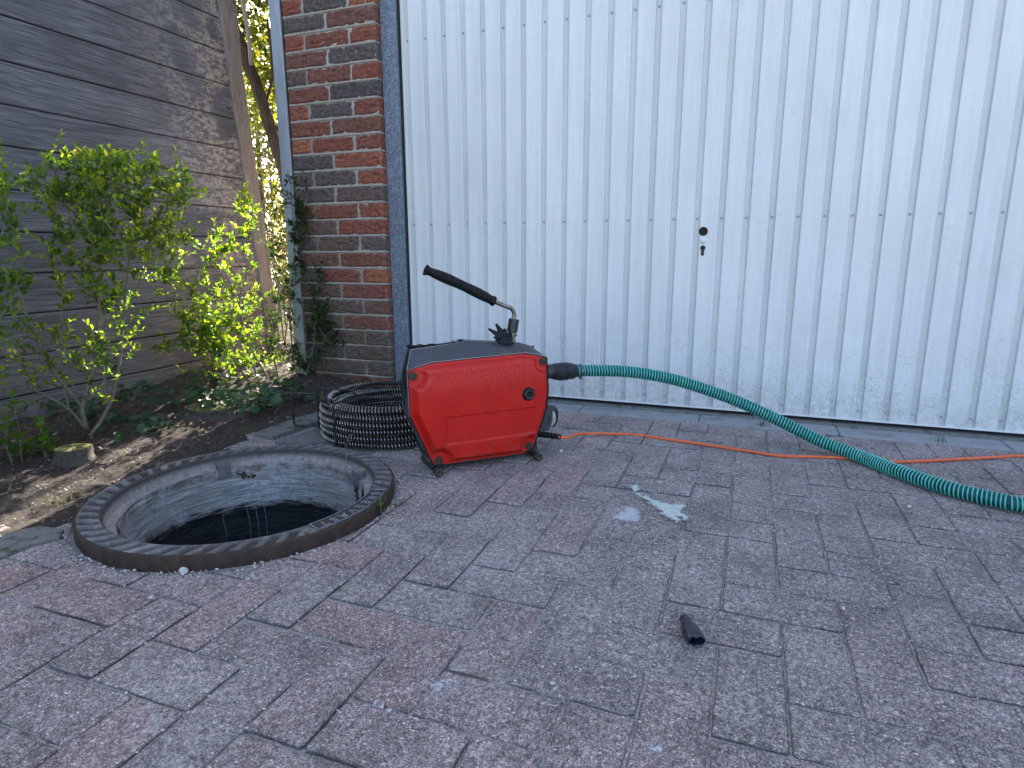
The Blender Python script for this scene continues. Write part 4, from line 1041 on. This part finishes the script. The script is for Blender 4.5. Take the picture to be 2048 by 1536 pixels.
bush('privet_bush', 'tall green privet bush with several stems growing from the soil before the fence', b1,
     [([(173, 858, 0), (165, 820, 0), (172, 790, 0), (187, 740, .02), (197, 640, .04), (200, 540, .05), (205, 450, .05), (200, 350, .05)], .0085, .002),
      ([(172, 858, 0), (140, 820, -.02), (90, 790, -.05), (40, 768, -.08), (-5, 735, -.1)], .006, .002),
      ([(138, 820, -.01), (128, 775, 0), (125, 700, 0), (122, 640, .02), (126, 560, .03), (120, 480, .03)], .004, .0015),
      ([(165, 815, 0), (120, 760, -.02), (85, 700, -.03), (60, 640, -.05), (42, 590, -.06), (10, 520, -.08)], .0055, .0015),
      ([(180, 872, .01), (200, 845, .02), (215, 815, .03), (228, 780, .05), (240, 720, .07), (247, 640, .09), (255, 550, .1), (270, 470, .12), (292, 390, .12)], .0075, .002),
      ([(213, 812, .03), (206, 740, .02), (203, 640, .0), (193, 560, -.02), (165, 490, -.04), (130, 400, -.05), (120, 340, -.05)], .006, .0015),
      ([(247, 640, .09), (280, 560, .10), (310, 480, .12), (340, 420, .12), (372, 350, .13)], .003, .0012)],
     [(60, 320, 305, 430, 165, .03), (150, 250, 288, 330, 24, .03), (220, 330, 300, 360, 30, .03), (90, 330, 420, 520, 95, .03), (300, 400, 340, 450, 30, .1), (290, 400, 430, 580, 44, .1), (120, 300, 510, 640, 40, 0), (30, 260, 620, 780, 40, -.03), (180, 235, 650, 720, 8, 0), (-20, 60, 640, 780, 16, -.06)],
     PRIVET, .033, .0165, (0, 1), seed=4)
b0 = (-2.05, 1.05)
bush('privet_bush', 'privet bush at the far left edge of the photo, mostly out of view', b0,
     [([(-60, 900, 0), (-50, 700, 0), (-30, 560, 0), (5, 470, 0), (20, 380, 0)], .006, .0015), ([(-50, 700, 0), (0, 640, 0), (35, 560, 0)], .003, .0012)],
     [(-60, 20, 290, 370, 10, 0), (-60, 48, 350, 470, 16, 0), (-60, 60, 480, 600, 34, 0), (-60, 30, 600, 720, 12, 0)], PRIVET, .031, .015, (.0, .9), seed=9, smear=.06)
b2 = (-2.30, 2.22)
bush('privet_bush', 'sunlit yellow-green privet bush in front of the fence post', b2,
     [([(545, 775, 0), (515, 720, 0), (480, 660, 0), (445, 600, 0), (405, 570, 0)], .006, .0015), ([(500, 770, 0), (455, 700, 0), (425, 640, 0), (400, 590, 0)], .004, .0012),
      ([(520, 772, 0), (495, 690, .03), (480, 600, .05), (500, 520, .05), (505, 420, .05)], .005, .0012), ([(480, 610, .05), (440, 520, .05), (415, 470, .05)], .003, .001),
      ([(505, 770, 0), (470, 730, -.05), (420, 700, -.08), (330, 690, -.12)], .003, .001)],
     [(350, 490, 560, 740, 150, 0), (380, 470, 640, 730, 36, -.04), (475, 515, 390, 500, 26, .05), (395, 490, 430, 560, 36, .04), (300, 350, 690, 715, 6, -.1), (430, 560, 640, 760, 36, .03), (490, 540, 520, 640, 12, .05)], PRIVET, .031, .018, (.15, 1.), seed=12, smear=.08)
b3 = (-2.10, 2.40)
bush('climbing_shrub', 'dark green shrub climbing the corner of the brick pier', b3,
     [([(600, 778, 0), (585, 700, .0), (580, 600, 0), (590, 500, 0), (585, 400, .0), (575, 340, 0)], .004, .0012), ([(605, 775, 0), (640, 700, .0), (655, 620, 0), (668, 560, 0), (690, 545, 0)], .003, .001),
      ([(560, 775, 0), (545, 690, -.02), (560, 600, -.03), (540, 500, -.03), (530, 420, -.03)], .004, .001), ([(655, 640, 0), (690, 680, -.02), (716, 665, -.02)], .002, .001), ([(585, 480, 0), (620, 440, 0), (632, 400, 0)], .002, .001)],
     [(590, 632, 370, 480, 30, 0), (585, 655, 480, 580, 26, 0), (630, 700, 560, 700, 50, 0), (690, 722, 640, 680, 6, -.01), (535, 600, 560, 680, 28, -.03), (530, 590, 330, 420, 8, -.03), (520, 590, 420, 570, 14, -.04), (560, 660, 680, 750, 22, -.02), (500, 560, 560, 700, 22, -.05)], DARKLEAF, .028, .014, (0, 1), seed=15, smear=.045)
# broad leaved weeds
def weed(name, label, base, specs, ln, wd, mat, seed, cat='plant'):
    random.seed(seed); root = thing(name, label, cat, (base[0], base[1], 0)); lf = MB(); tw = MB()
    for (px, py, n_) in specs:
        top = at_depth(px, py, base, random.gauss(0, .03)); top.z = max(top.z, .03); foot = Vector((top.x+random.gauss(0, .01), top.y+random.gauss(0, .01), soil_h(top.x, top.y)-.005))
        tw.tube(spline([foot, (foot+top)/2+rv(.004), top], .01), .0016, 5)
        for i in range(n_):
            t = i/max(1, n_-1); p = foot+(top-foot)*(.35+.65*t); ang = i*2.4+random.random()*.6
            d = Vector((cos(ang), sin(ang), .35+.5*t)); leaf(lf, p, d, Vector((0, 0, 1))+rv(.15), ln*random.uniform(.7, 1.1), wd*random.uniform(.8, 1.1), random.random(), .12, .25)
    lf.build('leaves', mat, root, smooth=True); tw.build('stems', TWIG, root, smooth=True)
weed('broad_leaved_weed', 'bright broad-leaved plant low on the left beside the mossy stump', (-2.12, 1.28), [(25, 800, 7), (12, 850, 7), (78, 845, 8), (85, 880, 7), (100, 890, 5), (40, 880, 6), (-15, 830, 6), (20, 900, 5), (60, 915, 4)], .052, .030, BIGLEAF, 2)
weed('broad_leaved_weed', 'green broad-leaved plant at the foot of the corner trim', (-2.12, 2.40), [(612, 735, 8), (598, 715, 7), (630, 745, 6), (585, 735, 6)], .055, .032, BIGLEAF, 3)
weed('small_weed', 'tiny green weed growing against the right rim of the manhole frame', (-.845, 1.262), [(752, 1022, 6), (760, 1018, 7), (766, 1026, 6)], .020, .008, BIGLEAF, 6, 'weed')
# ivy ground cover
random.seed(17); lf = MB()
def ivy_patch(x0, x1, y0, y1, n_, zmax):
    for _ in range(n_):
        px, py = random.uniform(x0, x1), random.uniform(y0, y1); g = at(px, py, 2, random.uniform(.01, zmax))
        if g.x < -2.66: g.x = -2.66
        if g.y > 2.44: g.y = 2.44-random.random()*.1
        p = g; R_ = random.uniform(.012, .026); tilt = Vector((random.gauss(.15, .3), random.gauss(-.35, .3), 1)).normalized()
        s1 = tilt.orthogonal().normalized(); s2 = tilt.cross(s1); a0 = random.random()*6.28; V = [p]
        nn_ = 10
        for k in range(nn_):
            a_ = a0+2*pi*k/nn_; rr = R_*(1.0 if k % 2 == 0 else .80)*(.35 if k == 0 else 1); V.append(p+(s1*cos(a_)+s2*sin(a_))*rr+tilt*rr*(.18+.1*random.random()))
        lf.add(V, [(0, 1+k, 1+(k+1) % nn_) for k in range(nn_)], random.random())
ivy_patch(380, 560, 745, 800, 150, .08); ivy_patch(400, 560, 780, 822, 110, .05); ivy_patch(225, 390, 765, 810, 70, .08); ivy_patch(545, 625, 748, 800, 60, .05); ivy_patch(205, 350, 830, 860, 34, .03); ivy_patch(100, 230, 800, 840, 40, .06); ivy_patch(230, 245, 868, 885, 7, .02)
tag(lf.build('ground_ivy', IVY, smooth=True), 'low rounded green leaves creeping over the soil below the bushes', 'ground cover', kind='stuff')
# grass tufts
def tuft(label, c, n_, h_, seed, spread=.02, flat=0.):
    random.seed(seed); b = MB()
    for _ in range(n_):
        a_ = random.random()*6.28; l_ = h_*random.uniform(.5, 1.1); lean = random.uniform(.2, 1.1)+flat
        p = Vector((c[0]+random.gauss(0, spread*.4), c[1]+random.gauss(0, spread*.4), c[2])); d = Vector((cos(a_), sin(a_), 0)); s_ = Vector((-d.y, d.x, 0))*.0011
        V = []
        for i in range(6):
            t = i/5; q = p+d*l_*lean*t*t*.8+Vector((0, 0, l_*(t-.55*lean*t*t*t))); q.z = max(q.z, c[2]+.002); wv = (1-t)*.9+.1; V += [q-s_*wv, q+s_*wv]
        b.add(V, [(2*i, 2*i+1, 2*i+3, 2*i+2) for i in range(5)], random.random())
    tag(b.build('grass_tuft', GRASS), label, 'grass tuft')
tuft('grass tuft in front of the garage threshold where the teal hose passes above it', (.085, 2.462, .0), 26, .05, 1, .03, .5)
tuft('small grass tuft at the garage threshold right of the hose', (.40, 2.52, .0), 12, .035, 2, .015, .3)
tuft('curly grass tuft at the garage threshold nearest the right edge', (.655, 2.45, .0), 12, .07, 3, .02, .9)
tuft('thin grass blades in the soil left of the manhole frame', (-1.67, 1.03, .0), 16, .06, 4, .05, .2)
tuft('grass blades between the flagstones behind the manhole', (-1.68, 1.70, .0), 30, .055, 5, .03, .1)
tuft('sparse grass blades in the soil at the left edge', (-1.86, 1.04, .0), 9, .07, 6, .05, .3)
tuft('dry grass at the right rim of the manhole frame near the machine', (-.815, 1.33, .0), 26, .022, 7, .03, .6)
# leaf litter and grit
random.seed(23); lf = MB()
for _ in range(1500):
    x, y = random.uniform(-2.66, -1.3), random.uniform(.78, 2.46)
    if not inpoly(x, y, SOILP) or hypot(x-MC.x, y-MC.y) < MR+.02: continue
    l_ = random.uniform(.006, .022); p = Vector((x, y, soil_h(x, y)+.004)); a_ = random.random()*6.28
    leaf(lf, p, Vector((cos(a_), sin(a_), random.gauss(0, .3))), Vector((0, 0, 1))+rv(.5), l_, l_*random.uniform(.15, .5), min(1, abs(random.gauss(.35, .3))), .2, .2)
tag(lf.build('leaf_litter', LITTER), 'dry leaf and bark crumbs scattered over the dark soil', 'litter', kind='stuff')
random.seed(29); gb = MB()
def stone(mb, c, r, sq=.6):
    n_ = 6; V = []; a0 = random.random()*6.28; st_ = random.uniform(.6, 1.5)
    for zi, rr in ((-.3*sq, .8), (.35*sq, 1.0), (sq, .55)):
        for k in range(n_):
            a_ = a0+2*pi*k/n_; q = r*rr*random.uniform(.8, 1.15); V.append((c[0]+q*cos(a_)*st_, c[1]+q*sin(a_), c[2]+r*zi))
    V.append((c[0], c[1], c[2]+r*sq*1.1))
    mb.add(V, [(i*n_+k, i*n_+(k+1) % n_, (i+1)*n_+(k+1) % n_, (i+1)*n_+k) for i in range(2) for k in range(n_)]+[(2*n_+k, 2*n_+(k+1) % n_, 3*n_) for k in range(n_)], random.random())
for _ in range(2600):
    if random.random() < .55: x, y = random.uniform(-1.5, 1.3), random.uniform(.35, 2.4)
    else: x, y = X0+round(random.uniform(-8, 20))*AX+random.gauss(0, .003), random.uniform(.35, 2.3)
    if inpoly(x, y, SOILP) or hypot(x-MC.x, y-MC.y) < MR+.01: continue
    stone(gb, (x, y, .0015), random.choice((.0006, .0008, .0011, .0015, .0022)))
for _ in range(200):
    t = random.uniform(-2.3, 1.0); r = MR+.006+abs(random.gauss(0, .012)); stone(gb, (MC.x+r*cos(t), MC.y+r*sin(t), .001), random.choice((.001, .0015, .0022, .003)))
tag(gb.build('grit', PEB), 'fine pale grit scattered over the paving and along its joints', 'grit', kind='stuff')
def pebble(lab, px, py, r, mat=PEB, name='pebble'):
    b = MB(); g = at(px, py, 2, .002); stone(b, (g.x, g.y, .003), r, .7); tag(b.build(name, mat, smooth=True), lab, 'pebble')
random.seed(41)
pebble('white pebble on the paving below the orange cord beside the machine', 1122, 903, .0085)
pebble('white pebble alone on the lower right paving, right of the dark plastic scrap', 1686, 1218, .0055)
pebble('small white pebble on the paving below the teal hose', 1818, 1014, .0055)
pebble('small white pebble left of the dark plastic scrap', 1179, 1316, .0035)
pebble('pale crumb of stone against the front of the rusty manhole frame', 367, 1143, .010)
pebble('white pebble in a paving joint under the left of the manhole frame', 302, 1196, .0045)
pebble('white pebble near the bottom edge of the photo', 1105, 1368, .0038)
pebble('tiny brick-red stone chip on the paving', 984, 1205, .0035, BRICK)
# ------------------------------------------------------------------ stump, flagstones
def stump(label, c, R_, h_, seed, tilt=0.):
    random.seed(seed); root = thing('tree_stump', label, 'stump', c); n_ = 40; V = []
    prof_ = [(1.5, -.01), (1.25, .006), (1.06, .02), (1.0, h_*.5), (1.0, h_*.95), (.97, h_)]
    for s_, z in prof_:
        for k in range(n_):
            a_ = 2*pi*k/n_; rr = R_*s_*(1+.08*nz(cos(a_)*2, sin(a_)*2, seed)+(.12*max(0, sin(a_*3+1)) if s_ > 1.02 else 0)+.02*nz(cos(a_)*8, sin(a_)*8, z*20)); V.append((c[0]+rr*cos(a_)*1.25, c[1]+rr*sin(a_), c[2]+z+(tilt*rr*cos(a_) if z > .03 else 0)))
    F = [(i*n_+k, i*n_+(k+1) % n_, (i+1)*n_+(k+1) % n_, (i+1)*n_+k) for i in range(5) for k in range(n_)]
    mesh('trunk', V, F, STUMPM, root, smooth=True)
    V2 = [v for v in V[5*n_:]]+[(c[0]+(v[0]-c[0])*.5, c[1]+(v[1]-c[1])*.5, v[2]+.004*random.random()) for v in V[5*n_:]]+[(c[0], c[1], c[2]+h_+.003)]
    F = [(k, (k+1) % n_, n_+(k+1) % n_, n_+k) for k in range(n_)]+[(n_+k, n_+(k+1) % n_, 2*n_) for k in range(n_)]
    mesh('cut_face', V2, F, MOSS, root, smooth=False)
stump('short sawn tree stump with a sunlit mossy top at the lower left', (-1.97, 1.275, -.005), .046, .055, 1, .05)
stump('flat dark tree stump half hidden behind leaves left of the spiral', (-2.05, 1.90, .0), .085, .03, 5)
def slab(label, P, z, seed):
    random.seed(seed); b = MB(); n_ = len(P); Q = [(x, y, z+.002*random.random()) for x, y in P]
    V = Q+[(x, y, -.02) for x, y in P]; b.add(V, [tuple(range(n_))]+[(k, n_+k, n_+(k+1) % n_, (k+1) % n_) for k in range(n_)], random.random())
    tag(b.build('flagstone', MOSSY, bevel=.003), label, 'flagstone')
def gp(px, py): q = at(px, py, 2, .01); return (q.x, q.y)
slab('grey pointed flagstone edge left of the spiral basket', [gp(508, 868), gp(545, 875), gp(640, 842), gp(650, 822), gp(590, 838)], .014, 1)
slab('mossy flagstone between the manhole frame and the spiral', [gp(548, 882), gp(585, 872), gp(655, 850), gp(700, 862), gp(660, 880), gp(600, 889)], .010, 2)
slab('worn flat flagstone at the left rim of the manhole frame', [gp(-60, 1100), gp(20, 1062), gp(80, 1050), gp(128, 1056), gp(118, 1072), gp(60, 1086), gp(-20, 1120)], .008, 3)
# ------------------------------------------------------------------ paint spill, chalk marks, film scrap
def splat(name, label, cat, P, mat, z, specks, seed, thr=.5, fine=.0035, holes=0.0):
    # thin irregular patch; 'rnd' is the signed distance to its outline, used by the material to fray the edge
    Q = [gp(*p) for p in P]; xs_ = [q[0] for q in Q]; ys_ = [q[1] for q in Q]; pad = .018; st_ = .003; V = []; A = []; F = []
    nx_, ny_ = int((max(xs_)-min(xs_)+2*pad)/st_)+1, int((max(ys_)-min(ys_)+2*pad)/st_)+1
    for j_ in range(ny_+1):
        for i_ in range(nx_+1):
            x, y = min(xs_)-pad+i_*st_, min(ys_)-pad+j_*st_; d = sdist2(x, y, Q); d = d if inpoly(x, y, Q) else -d
            V.append((x, y, z+.0006*nz(x, y, seed, 40))); A.append(.5+d/.036)
    for j_ in range(ny_):
        for i_ in range(nx_):
            q = (j_*(nx_+1)+i_, j_*(nx_+1)+i_+1, (j_+1)*(nx_+1)+i_+1, (j_+1)*(nx_+1)+i_)
            if max(A[k_] for k_ in q) > 0: F.append(q)
    used = sorted({k_ for f in F for k_ in f}); mp = {k_: i_ for i_, k_ in enumerate(used)}
    tag(mesh(name, [V[k_] for k_ in used], [tuple(mp[k_] for k_ in f) for f in F], mat, smooth=True, attr=[A[k_] for k_ in used]), label, cat)
def sdist2(u, w_, P):
    d = 9
    for i in range(len(P)):
        a, c = P[i], P[(i+1) % len(P)]; vx, vy = c[0]-a[0], c[1]-a[1]
        t = max(0, min(1, ((u-a[0])*vx+(w_-a[1])*vy)/(vx*vx+vy*vy+1e-12))); d = min(d, hypot(u-a[0]-t*vx, w_-a[1]-t*vy))
    return d
def z4(x, y): return (1000+x/4, 900+y/4)
splat('paint_spill', 'dried mint green paint spill on the paving', 'paint stain', [z4(*p) for p in ((1015, 265), (1110, 262), (1125, 300), (1090, 318), (1170, 345), (1230, 375), (1300, 400), (1400, 415), (1430, 400), (1490, 420), (1470, 445), (1450, 480), (1500, 505), (1525, 535), (1480, 545), (1440, 515), (1445, 575), (1380, 545), (1300, 500), (1230, 430), (1150, 375), (1070, 325), (1060, 300))], MINT, .0042, 60, 2, fine=.0022, holes=.12)
splat('chalk_mark', 'faded bluish white smear on the paving beside the mint paint spill', 'chalk mark', [z4(*p) for p in ((880, 510), (960, 470), (1000, 425), (1100, 440), (1140, 500), (1130, 545), (1090, 570), (1010, 565), (930, 550))], CHALK, .0040, 90, 5, fine=.0022, holes=.60)
splat('chalk_mark', 'small white mark on the paving at the bottom centre of the photo', 'chalk mark', [(1290, 1478), (1320, 1476), (1328, 1492), (1312, 1508), (1292, 1500)], CHALK, .0040, 40, 7, fine=.0016, holes=.55)
splat('chalk_mark', 'pale smear in a paving joint left of the bottom centre', 'chalk mark', [(738, 1390), (760, 1394), (790, 1412), (780, 1420), (745, 1406)], CHALK, .0040, 60, 9, fine=.0018, holes=.55)
splat('chalk_mark', 'pale scuff on the paving below the red stone chip', 'chalk mark', [(850, 1356), (880, 1350), (912, 1345), (900, 1368), (868, 1378)], CHALK, .0040, 60, 11, fine=.0018, holes=.66)
# crumpled black film scrap
g0_, g1_ = at(1368, 1237, 2, .010), at(1391, 1278, 2, .010); ax_ = (g1_-g0_); Lf = ax_.length; ax_.normalize(); sd_ = ax_.cross(ZZ).normalized()
V = []; n1_, n2_ = 22, 26
for i in range(n1_+1):
    t = i/n1_; wd_ = .0075+.0085*sst(0, .75, t)-.002*sst(.85, 1, t); ht_ = .0075+.001*t
    for k in range(n2_):
        a_ = 2*pi*k/n2_; c, s_ = cos(a_), sin(a_)
        dent = 1-.45*max(0, s_)*sst(.45, .9, t)*(1-min(1, abs(c)*1.6))
        r_n = 1+.16*nz(t*4, c*1.3, s_*1.3, 1.4)
        lenoff = .006*nz(c*2, s_*2, 3)*sst(.8, 1, t)
        V.append(g0_+ax_*(t*Lf*1.1+lenoff)+sd_*c*wd_*r_n+ZZ*(max(-.008, s_*ht_*dent*r_n)+.001))
F = [(i*n2_+k, i*n2_+(k+1) % n2_, (i+1)*n2_+(k+1) % n2_, (i+1)*n2_+k) for i in range(n1_) for k in range(n2_)]+[tuple(range(n2_-1, -1, -1))]
fo = mesh('film_scrap', V, F, FILM, smooth=True); sm = fo.modifiers.new('s', 'SOLIDIFY'); sm.thickness = .0007
tag(fo, 'crumpled dark blue-black plastic tube scrap lying alone on the paving', 'litter')

# ------------------------------------------------------------------ hedge and tree beyond the gap
def crown(lf, x0, x1, y0, y1, z0, z1, n_, ln, clump=14):
    for _ in range(n_//clump):
        c = Vector((random.uniform(x0, x1), random.uniform(y0, y1), random.uniform(z0, z1)))
        for _ in range(clump):
            p = c+rv(.07)
            if p.x > -2.13 and p.y > 2.3: continue
            if p.y < 3.02 and p.x < -2.6: continue
            if z0 > 1 and p.x > -3.7 and p.z < 1.40+(p.y-3.3)*.54: continue
            leaf(lf, p, rv(1)+Vector((0, 0, -.2)), rv(1), ln*random.uniform(.6, 1.2), ln*.42*random.uniform(.7, 1.2), random.random())
random.seed(51)
hg = thing('hedge', 'sunlit yellow-green hedge seen through the gap between fence and garage', 'hedge', (-2.9, 3.9, 0))
lf = MB(); tw = MB()
crown(lf, -3.9, -2.18, 3.3, 4.6, .25, 1.45, 900, .045); crown(lf, -5.2, -2.18, 3.3, 5.2, 1.40, 3.1, 15000, .060); crown(lf, -3.3, -2.18, 3.3, 4.4, 1.55, 3.2, 7000, .065)
for _ in range(150):
    x, y = random.uniform(-4.6, -2.25), random.uniform(3.3, 4.8); P = [Vector((x, y, 0))]
    for i in range(7): P.append(P[-1]+Vector((random.gauss(0, .05), random.gauss(0, .05), random.uniform(.15, .3))))
    for q in P: q.x = min(q.x, -2.17)
    tw.tube(P, [.006-.0006*i for i in range(8)], 5, random.random())
lf.build('foliage', HEDGE, hg); tw.build('stems', TWIG, hg, smooth=True)
random.seed(61); fh = thing('hedge', 'tall dense far hedge standing behind the nearer leaves in the gap', 'hedge', (-6.5, 6.8, 0)); lf = MB()
def crown2(x0, x1, n_, ln, cl=16):
    for _ in range(n_//cl):
        x = random.uniform(x0, x1); y = 13.0+x*.95+random.uniform(-.5, 1.0); c = Vector((x, y, random.uniform(0, 3.6)))
        for _ in range(cl): leaf(lf, c+rv(.12), rv(1), rv(1), ln*random.uniform(.6, 1.2), ln*.5, random.random())
crown2(-9.5, -4.8, 26000, .105)
lf.build('foliage', HEDGE, fh); b = MB()
for i in range(16): b.tube([(-9.3+i*.29, 13.2-(9.3-i*.29)*.95, 0), (-9.3+i*.29, 13.3-(9.3-i*.29)*.95, 3.2)], .03, 8)
b.build('stems', BARK, fh)
tr = thing('tree', 'leaning brown tree trunk in the hedge beyond the fence post', 'tree', (-2.65, 3.35, 0))
b = MB(); ta = (-2.72, 3.3)
P = [at_depth(606, 640, ta), at_depth(590, 480, ta), at_depth(572, 360, ta), at_depth(545, 270, ta), at_depth(520, 190, ta), at_depth(497, 130, ta), at_depth(470, 60, ta)]
P = [q if q.x < -2.2 else Vector((-2.2, q.y, q.z)) for q in P]; P.insert(0, Vector((P[0].x, P[0].y, -.05)))
Q = spline(P, .04); b.tube(Q, [.045-.012*i/len(Q)+.006*nz(i*.4, 1, 2) for i in range(len(Q))], 14); b.build('trunk', BARK, tr, smooth=True)
b = MB(); b.tube(spline([at_depth(545, 270, ta), at_depth(575, 230, ta), at_depth(610, 150, ta)], .05), .012, 8); b.tube(spline([at_depth(530, 215, ta), at_depth(545, 140, ta), at_depth(535, 40, ta)], .05), .008, 8)
b.build('branch', BARK, tr, smooth=True)
b = MB(); pa = (-2.70, 3.12); b.tube(spline([at_depth(502, 130, pa), at_depth(497, 70, pa), at_depth(485, 0, pa), at_depth(478, -60, pa)], .03), [.011]*200 if False else .011, 8)
tag(b.build('dead_branch', MORTAR, smooth=True), 'pale bare dead branch in front of the hedge beside the fence post', 'branch')

# repeats of one kind share a group
from collections import defaultdict
kinds = defaultdict(list)
for o in S.objects:
    if o.parent is None and o.get('category') and not o.get('kind'): kinds[o.name.split('.')[0]].append(o)
GN = {'privet_bush': 'privet bushes in the soil bed', 'broad_leaved_weed': 'broad-leaved plants at ground level', 'grass_tuft': 'grass tufts in the cracks and soil', 'pebble': 'pebbles lying on the paving',
      'tree_stump': 'sawn tree stumps in the soil bed', 'flagstone': 'flagstones round the manhole', 'chalk_mark': 'pale marks on the paving', 'hedge': 'hedges beyond the gap'}
for k_, L_ in kinds.items():
    if len(L_) > 1:
        for o in L_: o['group'] = GN.get(k_, k_.replace('_', ' ')+'s')
